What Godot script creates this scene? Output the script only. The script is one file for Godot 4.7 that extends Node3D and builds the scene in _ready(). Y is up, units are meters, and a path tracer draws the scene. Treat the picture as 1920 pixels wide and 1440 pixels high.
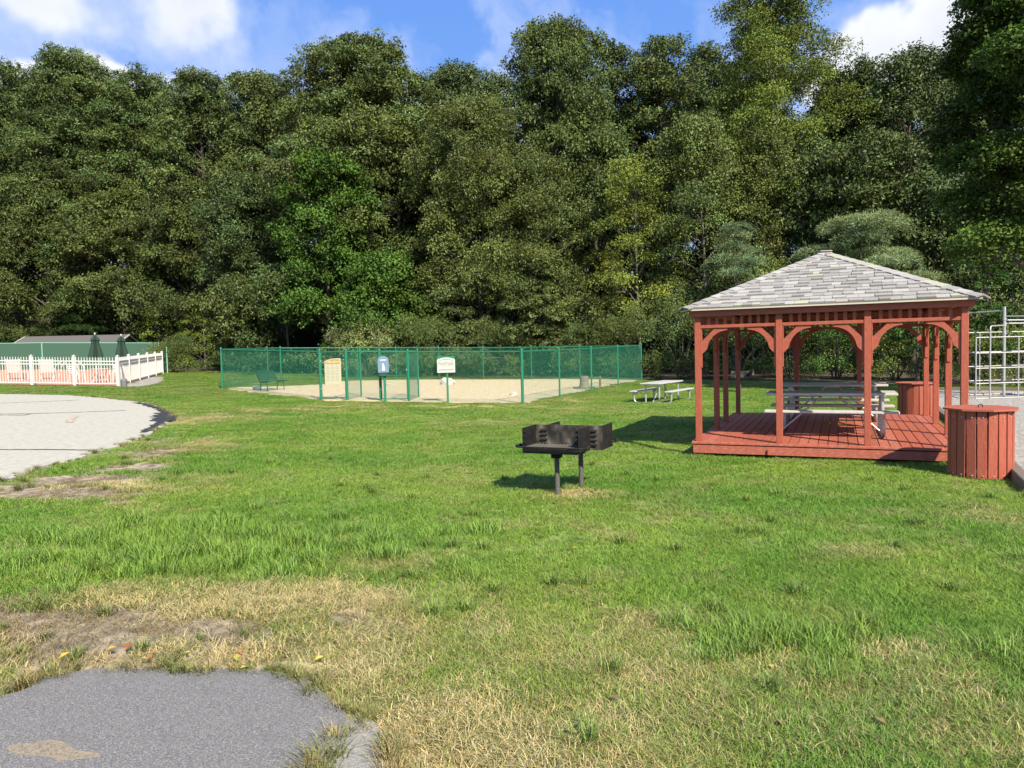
extends Node3D
# A lawn with a red gazebo, a park grill, a fenced dog run, a pool fence and a wood behind.

const YAW := 0.4193
var rng := RandomNumberGenerator.new()
var taken := {}
var M := {}
var patch_noise := FastNoiseLite.new()
var fine_noise := FastNoiseLite.new()

# ---------------------------------------------------------------- mesh builder
class MB:
	var v := PackedVector3Array()
	var n := PackedVector3Array()
	var c := PackedColorArray()
	var t := PackedVector2Array()
	var ix := PackedInt32Array()

	func tri(a: Vector3, b: Vector3, d: Vector3, nn := Vector3.ZERO) -> void:
		# a b d counterclockwise seen from outside
		if nn == Vector3.ZERO:
			nn = (b - a).cross(d - a).normalized()
		var k := v.size()
		v.append(a); v.append(b); v.append(d)
		n.append(nn); n.append(nn); n.append(nn)
		ix.append(k); ix.append(k + 2); ix.append(k + 1)

	func quad(a: Vector3, b: Vector3, d: Vector3, e: Vector3) -> void:
		var nn := (b - a).cross(e - a).normalized()
		var k := v.size()
		v.append(a); v.append(b); v.append(d); v.append(e)
		n.append(nn); n.append(nn); n.append(nn); n.append(nn)
		ix.append(k); ix.append(k + 2); ix.append(k + 1)
		ix.append(k); ix.append(k + 3); ix.append(k + 2)

	# a box with small chamfers, centred on the transform
	func box(xf: Transform3D, size: Vector3, ch := 0.0) -> void:
		var h := size * 0.5
		if ch <= 0.0:
			var p := []
			for i in 8:
				p.append(xf * Vector3(h.x * (1 if i & 1 else -1), h.y * (1 if i & 2 else -1), h.z * (1 if i & 4 else -1)))
			quad(p[4], p[5], p[7], p[6]); quad(p[1], p[0], p[2], p[3])
			quad(p[5], p[1], p[3], p[7]); quad(p[0], p[4], p[6], p[2])
			quad(p[6], p[7], p[3], p[2]); quad(p[0], p[1], p[5], p[4])
			return
		ch = minf(ch, minf(h.x, minf(h.y, h.z)) * 0.9)
		var cr := {}
		for i in 8:
			var s := Vector3(1 if i & 1 else -1, 1 if i & 2 else -1, 1 if i & 4 else -1)
			var full := Vector3(h.x * s.x, h.y * s.y, h.z * s.z)
			cr[Vector2i(i, 0)] = xf * (full - Vector3(0, ch * s.y, ch * s.z))
			cr[Vector2i(i, 1)] = xf * (full - Vector3(ch * s.x, 0, ch * s.z))
			cr[Vector2i(i, 2)] = xf * (full - Vector3(ch * s.x, ch * s.y, 0))
		var mid := xf.origin
		var faces := [[5, 1, 3, 7, 0], [0, 4, 6, 2, 0], [6, 7, 3, 2, 1], [0, 1, 5, 4, 1], [4, 5, 7, 6, 2], [1, 0, 2, 3, 2]]
		for f in faces:
			quad(cr[Vector2i(f[0], f[4])], cr[Vector2i(f[1], f[4])], cr[Vector2i(f[2], f[4])], cr[Vector2i(f[3], f[4])])
		for ax in 3:
			var b1 := (ax + 1) % 3
			var b2 := (ax + 2) % 3
			for s1 in 2:
				for s2 in 2:
					var i0 := (s1 << b1) | (s2 << b2)
					var i1 := i0 | (1 << ax)
					var q := [cr[Vector2i(i0, b1)], cr[Vector2i(i1, b1)], cr[Vector2i(i1, b2)], cr[Vector2i(i0, b2)]]
					var qn: Vector3 = (q[1] - q[0]).cross(q[3] - q[0])
					if qn.dot(q[0] + q[2] - 2 * mid) > 0: quad(q[0], q[1], q[2], q[3])
					else: quad(q[0], q[3], q[2], q[1])
		for i in 8:
			var a: Vector3 = cr[Vector2i(i, 0)]
			var b: Vector3 = cr[Vector2i(i, 1)]
			var d: Vector3 = cr[Vector2i(i, 2)]
			if (b - a).cross(d - a).dot(a - mid) > 0: tri(a, b, d)
			else: tri(a, d, b)

	# tube along points; radii is a number or an array
	func tube(pts: Array, radii, sides := 8, caps := true) -> void:
		var count := pts.size()
		var up := Vector3.UP
		var d0: Vector3 = (pts[1] - pts[0]).normalized()
		if absf(d0.dot(up)) > 0.9: up = Vector3.RIGHT
		var x := d0.cross(up).normalized()
		var k0 := v.size()
		for i in count:
			var d: Vector3
			if i == 0: d = pts[1] - pts[0]
			elif i == count - 1: d = pts[i] - pts[i - 1]
			else: d = pts[i + 1] - pts[i - 1]
			d = d.normalized()
			x = (x - d * x.dot(d)).normalized()
			var y := d.cross(x)
			var r: float = radii[i] if radii is Array else radii
			for s in sides:
				var a := TAU * s / sides
				var nn := x * cos(a) + y * sin(a)
				v.append(pts[i] + nn * r)
				n.append(nn)
		for i in count - 1:
			for s in sides:
				var a := k0 + i * sides + s
				var b := k0 + i * sides + (s + 1) % sides
				var e := a + sides
				var f := b + sides
				ix.append(a); ix.append(f); ix.append(b)
				ix.append(a); ix.append(e); ix.append(f)
		if caps:
			for e in 2:
				var base := k0 + (count - 1) * sides * e
				var k := v.size()
				var nn: Vector3 = -d0 if e == 0 else (pts[count - 1] - pts[count - 2]).normalized()
				for s in sides:
					v.append(v[base + s]); n.append(nn)
				for s in range(1, sides - 1):
					ix.append(k)
					if e == 0: ix.append(k + s); ix.append(k + s + 1)
					else: ix.append(k + s + 1); ix.append(k + s)

	# polygon in local x,y extruded along local z, centred
	func prism(poly: PackedVector2Array, depth: float, xf: Transform3D) -> void:
		var p := poly.duplicate()
		if Geometry2D.is_polygon_clockwise(p): p.reverse()
		var tr := Geometry2D.triangulate_polygon(p)
		var hz := depth * 0.5
		for i in range(0, tr.size(), 3):
			var a := p[tr[i]]; var b := p[tr[i + 1]]; var d := p[tr[i + 2]]
			if (b - a).cross(d - a) < 0:
				var w := b; b = d; d = w
			tri(xf * Vector3(a.x, a.y, hz), xf * Vector3(b.x, b.y, hz), xf * Vector3(d.x, d.y, hz))
			tri(xf * Vector3(a.x, a.y, -hz), xf * Vector3(d.x, d.y, -hz), xf * Vector3(b.x, b.y, -hz))
		for i in p.size():
			var a := p[i]; var b := p[(i + 1) % p.size()]
			quad(xf * Vector3(a.x, a.y, hz), xf * Vector3(a.x, a.y, -hz), xf * Vector3(b.x, b.y, -hz), xf * Vector3(b.x, b.y, hz))

	# rings of (radius, height) turned about y
	func lathe(prof: Array, sides: int, at := Vector3.ZERO) -> void:
		for i in prof.size() - 1:
			var a: Vector2 = prof[i]; var b: Vector2 = prof[i + 1]
			var sl := Vector2(b.y - a.y, a.x - b.x).normalized()
			var k := v.size()
			for s in sides + 1:
				var w := TAU * s / sides
				var o := Vector3(cos(w), 0, sin(w))
				v.append(at + o * a.x + Vector3.UP * a.y); n.append(o * sl.x + Vector3.UP * sl.y)
				v.append(at + o * b.x + Vector3.UP * b.y); n.append(o * sl.x + Vector3.UP * sl.y)
			for s in sides:
				var q := k + s * 2
				ix.append(q); ix.append(q + 2); ix.append(q + 3)
				ix.append(q); ix.append(q + 3); ix.append(q + 1)

	func make() -> ArrayMesh:
		var arr := []
		arr.resize(Mesh.ARRAY_MAX)
		arr[Mesh.ARRAY_VERTEX] = v
		arr[Mesh.ARRAY_NORMAL] = n
		if c.size() == v.size() and c.size() > 0: arr[Mesh.ARRAY_COLOR] = c
		if t.size() == v.size() and t.size() > 0: arr[Mesh.ARRAY_TEX_UV] = t
		arr[Mesh.ARRAY_INDEX] = ix
		var m := ArrayMesh.new()
		m.add_surface_from_arrays(Mesh.PRIMITIVE_TRIANGLES, arr)
		return m

# ---------------------------------------------------------------- naming helpers
func numbered(called: String, parent: Node) -> String:
	var key := str(parent.get_instance_id()) + called
	var k: int = taken.get(key, 0)
	taken[key] = k + 1
	return called if k == 0 else "%s_%03d" % [called, k]

func put(called: String, mesh, mat: Material, parent: Node = self, xf := Transform3D.IDENTITY) -> MeshInstance3D:
	var o := MeshInstance3D.new()
	o.mesh = mesh.make() if mesh is MB else mesh
	o.material_override = mat
	o.name = numbered(called, parent)
	o.transform = xf
	parent.add_child(o, true)
	return o

func tag(o: Node, label: String, category: String, group := "") -> Node:
	o.set_meta("label", label)
	o.set_meta("category", category)
	if group: o.set_meta("group", group)
	return o

func thing(called: String, label: String, category: String, at := Vector3.ZERO, turn := 0.0, group := "") -> Node3D:
	var o := Node3D.new()
	o.name = numbered(called, self)
	add_child(o, true)
	o.position = at
	o.rotation.y = turn
	tag(o, label, category, group)
	return o

func structure(o: Node) -> Node:
	o.set_meta("kind", "structure")
	return o

func at(x: float, y: float, z: float) -> Transform3D:
	return Transform3D(Basis.IDENTITY, Vector3(x, y, z))

func along(a: Vector3, b: Vector3, up := Vector3.UP) -> Transform3D:
	# x runs from a to b, centred between them
	var x := (b - a).normalized()
	var z := x.cross(up).normalized()
	return Transform3D(Basis(x, z.cross(x), z), (a + b) * 0.5)

func rod(a: Vector3, b: Vector3, r: float, sides := 8) -> MB:
	var m := MB.new()
	m.tube([a, b], r, sides)
	return m

func boxm(size: Vector3, ch := 0.0) -> ArrayMesh:
	var m := MB.new()
	m.box(Transform3D.IDENTITY, size, ch)
	return m.make()

func swell(t: float) -> float:
	return 0.5 * (t + sqrt(t * t + 4.0))

func gy(x: float, z: float) -> float:
	x = clampf(x, -36.0, 60.0)
	var d := clampf(-z, -5.0, 70.0)
	return 0.18 - 0.0095 * (24.0 - swell(24.0 - d)) + 0.012 * swell(d - 27.0) + 0.0125 * (sqrt(x * x + 4.0) - x)

func on(x: float, z: float, up := 0.0) -> Vector3:
	return Vector3(x, gy(x, z) + up, z)

# ---------------------------------------------------------------- materials
func lin(r: float, g: float, b: float) -> Color:
	return Color(r, g, b).linear_to_srgb()

func noise_image(size: int, freq: float, octaves: int, kind := FastNoiseLite.TYPE_SIMPLEX_SMOOTH, sd := 1) -> Image:
	var f := FastNoiseLite.new()
	f.noise_type = kind
	f.frequency = freq
	f.seed = sd
	f.fractal_octaves = octaves
	f.fractal_type = FastNoiseLite.FRACTAL_FBM
	f.cellular_return_type = FastNoiseLite.RETURN_CELL_VALUE
	return f.get_seamless_image(size, size)

# a tint texture from noise: stops are linear colours
func tint(size: int, freq: float, octaves: int, stops: Array, sd: int, kind := FastNoiseLite.TYPE_SIMPLEX_SMOOTH) -> ImageTexture:
	var src := noise_image(size, freq, octaves, kind, sd)
	src.convert(Image.FORMAT_L8)
	var lut := PackedByteArray()
	for i in 256:
		var p := i / 255.0 * (stops.size() - 1)
		var k := mini(int(p), stops.size() - 2)
		var col: Color = (stops[k] as Color).lerp(stops[k + 1], p - k).linear_to_srgb()
		lut.append(int(col.r * 255)); lut.append(int(col.g * 255)); lut.append(int(col.b * 255))
	var s := src.get_data()
	var o := PackedByteArray()
	o.resize(size * size * 3)
	for i in size * size:
		var q := s[i] * 3
		o[i * 3] = lut[q]; o[i * 3 + 1] = lut[q + 1]; o[i * 3 + 2] = lut[q + 2]
	return ImageTexture.create_from_image(Image.create_from_data(size, size, false, Image.FORMAT_RGB8, o))

func bumps(size: int, freq: float, octaves: int, sd: int, strength: float, kind := FastNoiseLite.TYPE_SIMPLEX_SMOOTH) -> ImageTexture:
	var im := noise_image(size, freq, octaves, kind, sd)
	im.bump_map_to_normal_map(strength)
	return ImageTexture.create_from_image(im)

func mat(col: Color, rough := 0.7, metal := 0.0) -> StandardMaterial3D:
	var m := StandardMaterial3D.new()
	m.albedo_color = col
	m.roughness = rough
	m.metallic = metal
	return m

func worn(tex: Texture2D, scale: Vector3, rough: float, nrm: Texture2D = null, world := false, metal := 0.0) -> StandardMaterial3D:
	var m := StandardMaterial3D.new()
	m.albedo_texture = tex
	m.roughness = rough
	m.metallic = metal
	m.uv1_triplanar = true
	m.uv1_world_triplanar = world
	m.uv1_scale = scale
	if nrm:
		m.normal_enabled = true
		m.normal_texture = nrm
		m.normal_scale = 1.0
	return m

func leafy(rough: float, spec: float, through: Color) -> StandardMaterial3D:
	var m := StandardMaterial3D.new()
	m.vertex_color_use_as_albedo = true
	m.roughness = rough
	m.metallic_specular = spec
	m.cull_mode = BaseMaterial3D.CULL_DISABLED
	m.backlight_enabled = true
	m.backlight = through
	return m

func make_materials() -> void:
	var red_a := tint(256, 0.02, 4, [Color(0.21, 0.048, 0.027), Color(0.275, 0.064, 0.037), Color(0.30, 0.074, 0.044), Color(0.36, 0.105, 0.066)], 3)
	var red_b := tint(256, 0.02, 4, [Color(0.25, 0.062, 0.037), Color(0.31, 0.080, 0.049), Color(0.38, 0.125, 0.082)], 9)
	var grain := bumps(256, 0.03, 4, 5, 1.2)
	M.red_y = worn(red_a, Vector3(9, 0.9, 9), 0.55, grain)
	M.red_x = worn(red_a, Vector3(0.9, 9, 9), 0.55, grain)
	M.red_z = worn(red_b, Vector3(9, 9, 0.9), 0.6, grain)
	M.red_z2 = worn(tint(256, 0.02, 4, [Color(0.22, 0.056, 0.034), Color(0.28, 0.074, 0.046), Color(0.38, 0.135, 0.09)], 19), Vector3(9, 9, 0.8), 0.6, grain)
	M.red_z3 = worn(tint(256, 0.02, 4, [Color(0.28, 0.074, 0.046), Color(0.34, 0.10, 0.064), Color(0.42, 0.16, 0.115)], 29), Vector3(9, 9, 0.7), 0.6, grain)
	M.red_floor = [M.red_z, M.red_z2, M.red_z3]
	M.red_worn = worn(tint(256, 0.03, 5, [Color(0.23, 0.054, 0.034), Color(0.29, 0.070, 0.045), Color(0.31, 0.085, 0.055), Color(0.34, 0.11, 0.075), Color(0.40, 0.28, 0.19)], 33), Vector3(1.4, 6, 6), 0.65, grain)
	M.shingle = []
	var base_tones := [0.245, 0.27, 0.295, 0.22, 0.32]
	for i in 5:
		var k: float = base_tones[i]
		M.shingle.append(worn(tint(256, 0.09, 3, [Color(k * 0.75, k * 0.745, k * 0.73), Color(k, k * 0.99, k * 0.97), Color(k * 1.2, k * 1.19, k * 1.16)], 40 + i), Vector3(2.5, 2.5, 2.5), 0.92, bumps(256, 0.12, 2, 44, 3.0)))
	M.shingle_moss = worn(tint(256, 0.05, 3, [Color(0.25, 0.26, 0.20), Color(0.31, 0.32, 0.25), Color(0.34, 0.34, 0.30)], 52), Vector3(2.5, 2.5, 2.5), 0.92)
	M.drip = mat(lin(0.42, 0.41, 0.35), 0.5)
	M.ply = mat(lin(0.20, 0.11, 0.07), 0.8)
	M.alu = worn(tint(256, 0.03, 4, [Color(0.36, 0.36, 0.355), Color(0.45, 0.45, 0.44), Color(0.53, 0.53, 0.52)], 60), Vector3(0.8, 5, 5), 0.5, null, false, 0.15)
	M.galv = worn(tint(256, 0.04, 4, [Color(0.34, 0.35, 0.36), Color(0.45, 0.46, 0.47), Color(0.56, 0.57, 0.57)], 61), Vector3(3, 3, 3), 0.42, null, false, 0.6)
	M.soot = worn(tint(256, 0.03, 5, [Color(0.007, 0.007, 0.008), Color(0.012, 0.012, 0.0125), Color(0.02, 0.0195, 0.019)], 62), Vector3(1, 1, 1), 0.45)
	M.burnt = worn(tint(256, 0.025, 5, [Color(0.012, 0.011, 0.011), Color(0.022, 0.021, 0.019), Color(0.06, 0.057, 0.05), Color(0.16, 0.15, 0.125)], 63), Vector3(0.9, 0.5, 0.9), 0.55)
	M.soot.metallic_specular = 0.3
	M.soot.roughness = 0.6
	M.burnt.metallic_specular = 0.3
	M.post_ash = worn(tint(256, 0.04, 4, [Color(0.035, 0.034, 0.032), Color(0.07, 0.068, 0.064), Color(0.13, 0.125, 0.12)], 64), Vector3(4, 4, 4), 0.8)
	M.black = mat(lin(0.012, 0.012, 0.013), 0.4)
	M.green_paint = mat(lin(0.012, 0.15, 0.085), 0.42)
	M.green_wire = mat(lin(0.018, 0.17, 0.105), 0.45)
	M.bench_green = mat(lin(0.012, 0.06, 0.045), 0.45)
	M.vinyl = mat(lin(0.50, 0.50, 0.50), 0.4)
	M.screen = worn(tint(256, 0.05, 3, [Color(0.026, 0.074, 0.052), Color(0.031, 0.087, 0.062), Color(0.036, 0.098, 0.070)], 66), Vector3(0.6, 0.6, 0.6), 0.85)
	M.umbrella = mat(lin(0.004, 0.026, 0.016), 0.8)
	M.roof_old = worn(tint(256, 0.04, 4, [Color(0.06, 0.058, 0.06), Color(0.09, 0.087, 0.09), Color(0.125, 0.12, 0.125)], 67), Vector3(1, 3, 3), 0.9)
	M.shed_wall = mat(lin(0.24, 0.22, 0.19), 0.8)
	M.grey_plastic = mat(lin(0.13, 0.13, 0.14), 0.55)
	M.white_sign = mat(lin(0.42, 0.43, 0.42), 0.5)
	M.cream_sign = mat(lin(0.44, 0.43, 0.31), 0.5)
	M.gold = mat(lin(0.38, 0.25, 0.03), 0.5)
	M.blue = mat(lin(0.12, 0.19, 0.28), 0.45)
	M.blue_light = mat(lin(0.45, 0.58, 0.72), 0.5)
	M.ink = mat(lin(0.03, 0.05, 0.05), 0.6)
	M.ink_green = mat(lin(0.02, 0.11, 0.07), 0.6)
	M.ink_pale = mat(lin(0.22, 0.22, 0.20), 0.6)
	M.timber = worn(tint(256, 0.04, 4, [Color(0.06, 0.05, 0.04), Color(0.12, 0.10, 0.08), Color(0.20, 0.17, 0.14)], 68), Vector3(1, 6, 6), 0.9)
	M.log = worn(tint(256, 0.05, 4, [Color(0.12, 0.10, 0.08), Color(0.22, 0.19, 0.15), Color(0.32, 0.28, 0.23)], 69), Vector3(6, 1.2, 6), 0.9)
	M.rock = worn(tint(256, 0.04, 5, [Color(0.28, 0.27, 0.25), Color(0.40, 0.39, 0.37), Color(0.55, 0.54, 0.52)], 70), Vector3(2, 2, 2), 0.9)
	M.bark = worn(tint(256, 0.04, 4, [Color(0.035, 0.028, 0.022), Color(0.07, 0.06, 0.048), Color(0.13, 0.115, 0.095)], 71), Vector3(1.6, 0.4, 1.6), 0.95)
	M.bark_pale = worn(tint(256, 0.04, 4, [Color(0.07, 0.064, 0.052), Color(0.14, 0.13, 0.11), Color(0.24, 0.23, 0.20)], 72), Vector3(1.6, 0.5, 1.6), 0.9)
	M.leaf = leafy(0.5, 0.34, Color(0.30, 0.34, 0.10))
	M.leaf_matt = leafy(0.62, 0.25, Color(0.42, 0.5, 0.14))
	M.grass = leafy(0.55, 0.4, Color(0.5, 0.6, 0.2))
	M.petal = mat(lin(0.62, 0.45, 0.03), 0.7)
	var agg := tint(512, 0.16, 2, [Color(0.06, 0.06, 0.063), Color(0.10, 0.10, 0.103), Color(0.135, 0.135, 0.138), Color(0.17, 0.17, 0.172), Color(0.33, 0.325, 0.315)], 73, FastNoiseLite.TYPE_CELLULAR)
	M.asphalt = worn(agg, Vector3(2.3, 2.3, 2.3), 0.92, bumps(512, 0.16, 2, 73, 1.6, FastNoiseLite.TYPE_CELLULAR), true)
	M.concrete = worn(tint(512, 0.14, 3, [Color(0.15, 0.15, 0.14), Color(0.23, 0.228, 0.215), Color(0.31, 0.305, 0.285)], 74, FastNoiseLite.TYPE_CELLULAR), Vector3(1.6, 1.6, 1.6), 0.92, bumps(512, 0.14, 2, 75, 2.5), true)
	M.court = worn(tint(512, 0.03, 6, [Color(0.29, 0.285, 0.245), Color(0.355, 0.35, 0.305), Color(0.41, 0.405, 0.355)], 76), Vector3(0.35, 0.35, 0.35), 0.93, bumps(512, 0.1, 3, 77, 1.5), true)
	M.sealant = mat(lin(0.025, 0.025, 0.027), 0.6)
	M.sand = worn(tint(512, 0.02, 5, [Color(0.38, 0.31, 0.19), Color(0.48, 0.405, 0.265), Color(0.54, 0.465, 0.32)], 78), Vector3(0.25, 0.25, 0.25), 0.95, bumps(512, 0.06, 4, 79, 4.0), true)
	M.gravel = worn(tint(512, 0.07, 2, [Color(0.12, 0.115, 0.105), Color(0.22, 0.21, 0.195), Color(0.32, 0.305, 0.285), Color(0.46, 0.45, 0.43)], 80, FastNoiseLite.TYPE_CELLULAR), Vector3(0.8, 0.8, 0.8), 0.95, bumps(512, 0.07, 2, 80, 6.0, FastNoiseLite.TYPE_CELLULAR), true)
	M.paver = worn(tint(256, 0.04, 3, [Color(0.42, 0.17, 0.11), Color(0.50, 0.22, 0.15), Color(0.54, 0.27, 0.20)], 81), Vector3(0.5, 0.5, 0.5), 0.85, null, true)
	M.litter = worn(tint(512, 0.03, 5, [Color(0.025, 0.02, 0.012), Color(0.05, 0.04, 0.022), Color(0.08, 0.062, 0.035)], 82), Vector3(0.3, 0.3, 0.3), 0.97, null, true)

var TREES := [
	["oak", -44.1, -66.1, 26.7, 4.06, 4.7, "tall dark oak at the far left end of the tree line"],
	["oak", -38.0, -65.1, 27.2, 4.24, 8.7, "tall oak above the shed with a white cloud behind its top"],
	["oak", -31.7, -65.1, 25.1, 3.77, 7.7, "even-topped oak right of the cloud-backed oak on the left"],
	["oak", -24.4, -61.1, 23.8, 3.09, 7.4, "narrow dark oak with a small pointed top left of the dome oak"],
	["oak", -18.8, -58.1, 22.6, 3.15, 7.1, "olive oak just left of the broad dome-shaped oak"],
	["oak", -10.1, -54.1, 23.3, 5.28, 7.6, "broad dome-shaped oak standing above its neighbours left of centre"],
	["oak", -3.9, -57.1, 23.2, 2.48, 9.9, "slim oak on the right shoulder of the dome-shaped oak"],
	["oak", 3.4, -52.0, 24.1, 3.77, 8.1, "tall two-lobed oak with open top near the middle of the sky line"],
	["oak", 7.8, -55.0, 23.7, 2.19, 9.5, "small-topped oak right of the tall two-lobed oak"],
	["oak", 11.2, -53.0, 23.2, 2.49, 9.9, "dark oak with knobbly top left of the tall yellowish tree"],
	["oak", 15.9, -57.0, 24.0, 2.27, 11.6, "oak half hidden behind the tall yellowish tree"],
	["locust", 16.5, -46.0, 24.0, 3.93, 8.7, "very tall airy yellow-green tree rising above the gazebo"],
	["oak", 21.1, -45.0, 18.4, 2.12, 7.8, "oak beneath the big white cloud right of the yellowish tree"],
	["oak", 23.5, -43.0, 18.2, 2.34, 6.9, "rounded oak above the gazebo roof beside the dark maple"],
	["oak", 27.4, -45.0, 18.7, 1.96, 7.0, "oak partly covered by the dark maple at the right"],
	["oak", -39.4, -63.1, 16.3, 4.33, 3.5, "lower spreading oak above the white pool fence at far left"],
	["oak", -33.0, -63.1, 16.0, 4.11, 3.9, "lower oak above the grey shed roof"],
	["oak", -25.6, -60.1, 14.7, 3.69, 3.8, "lower oak above the end of the pool fence"],
	["oak", -18.7, -54.1, 14.2, 3.32, 2.9, "lower olive oak above the left corner of the wire fence"],
	["maple", -11.8, -48.1, 14.2, 3.13, 3.5, "bright green maple above the yellow notice board"],
	["oak", -7.5, -52.1, 17.3, 3.20, 5.1, "grey-green oak between the bright maple and the olive birch"],
	["birch", -1.9, -48.0, 17.2, 3.82, 4.6, "large olive birch with rounded top in the middle of the woods"],
	["birch", 1.9, -46.0, 13.7, 2.83, 4.1, "olive birch above the front corner of the wire fence"],
	["oak", 5.7, -49.0, 15.6, 2.48, 4.8, "dark oak left of the vine-covered yellow-green tree"],
	["locust", 7.5, -43.0, 12.5, 2.18, 3.2, "yellow-green vine-covered tree above the far picnic table"],
	["birch", 11.1, -42.0, 14.3, 2.59, 4.0, "pale-stemmed birch left of the gazebo roof"],
	["birch", 14.7, -43.0, 13.6, 2.18, 4.6, "olive birch directly above the left slope of the gazebo roof"],
	["oak", 17.4, -42.0, 12.4, 2.28, 4.2, "dark oak directly behind the gazebo roof peak"],
	["oak", 19.5, -39.0, 12.5, 2.40, 3.7, "drooping oak with pale glossy leaves right of the gazebo peak"],
	["oak", 21.6, -38.0, 10.2, 2.06, 2.5, "drooping oak above the right slope of the gazebo roof"],
	["oak", 23.2, -36.0, 8.9, 1.96, 2.1, "oak in the gap under the dark maple"],
	["darkmaple", 16.4, -23.0, 14.4, 2.75, 4.4, "large dark green maple overhanging the upper right corner"],
	["hemlock", -35.7, -61.1, 6.3, 2.87, 1.6, "feathery young hemlock behind the shed roof"],
	["young", -27.7, -58.1, 4.8, 2.31, 0.8, "yellow-green sapling right of the shed roof"],
	["young", -23.3, -56.1, 5.3, 2.23, 0.1, "yellow-green sapling between the pool and the wire fence"],
	["oak", -18.2, -50.1, 6.5, 2.35, 0.3, "low oak behind the left corner of the wire fence"],
	["oak", -14.8, -49.1, 7.1, 2.66, 0.2, "low oak behind the park bench"],
	["maple", -8.1, -47.1, 7.6, 3.23, 0.4, "low green maple behind the gates"],
	["layered", 1.3, -45.0, 7.3, 3.75, 0.5, "wide tree in flat layered tiers above the white sign"],
	["layered", -3.8, -46.0, 5.5, 2.83, 0.1, "small layered tree left of the white sign"],
	["birch", 4.2, -44.0, 4.6, 2.23, 0.1, "bushy young birch behind the right run of wire fence"],
	["pine", 11.5, -38.0, 7.7, 1.71, 4.6, "small white pine bough left of the gazebo roof"],
	["birch", 13.1, -40.0, 6.2, 2.32, 1.8, "low dark birch just left of the gazebo roof corner"],
	["pine", 16.4, -35.0, 7.5, 3.80, 4.3, "white pine with long soft boughs behind the gazebo roof"],
]
var SHRUBS := [
	[-41.2, -61.1, 4.0, 2.65, "shade shrub at the far left behind the green screen fence"],
	[-22.8, -50.1, 2.1, 1.63, "rounded shrub at the right end of the green screen fence"],
	[-10.3, -44.6, 3.0, 1.13, "small pale shrub left of the round olive bush"],
	[-8.6, -44.1, 3.4, 1.59, "round pale olive bush behind the blue dispenser"],
	[-5.5, -45.0, 3.9, 2.12, "grey-green shrub right of the round olive bush"],
	[-0.9, -45.0, 3.4, 1.96, "dark shrub behind the middle of the wire fence"],
	[4.7, -43.0, 3.4, 1.87, "shrub behind the far right corner of the wire fence"],
	[6.8, -40.0, 3.7, 1.45, "tall shrub just right of the wire fence corner post"],
	[8.7, -38.0, 4.1, 1.65, "leafy shrub at the left gazebo post"],
	[11.3, -37.0, 3.0, 1.34, "dark shrub behind the second grill"],
	[13.6, -36.0, 2.9, 1.43, "shrub seen through the middle arch left of centre"],
	[15.4, -35.0, 3.1, 1.52, "bright green shrub seen through the middle gazebo arch"],
	[17.2, -33.0, 2.5, 1.43, "shrub with yellow flowers seen through the right gazebo arch"],
	[18.7, -32.0, 2.6, 1.16, "shrub between the right gazebo posts"],
	[18.3, -29.0, 2.2, 1.05, "yellow-flowered shrub behind the climbing frame"],
	[19.4, -28.0, 2.5, 1.22, "yellow-flowered shrub at the right edge of the picture"],
]

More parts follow.
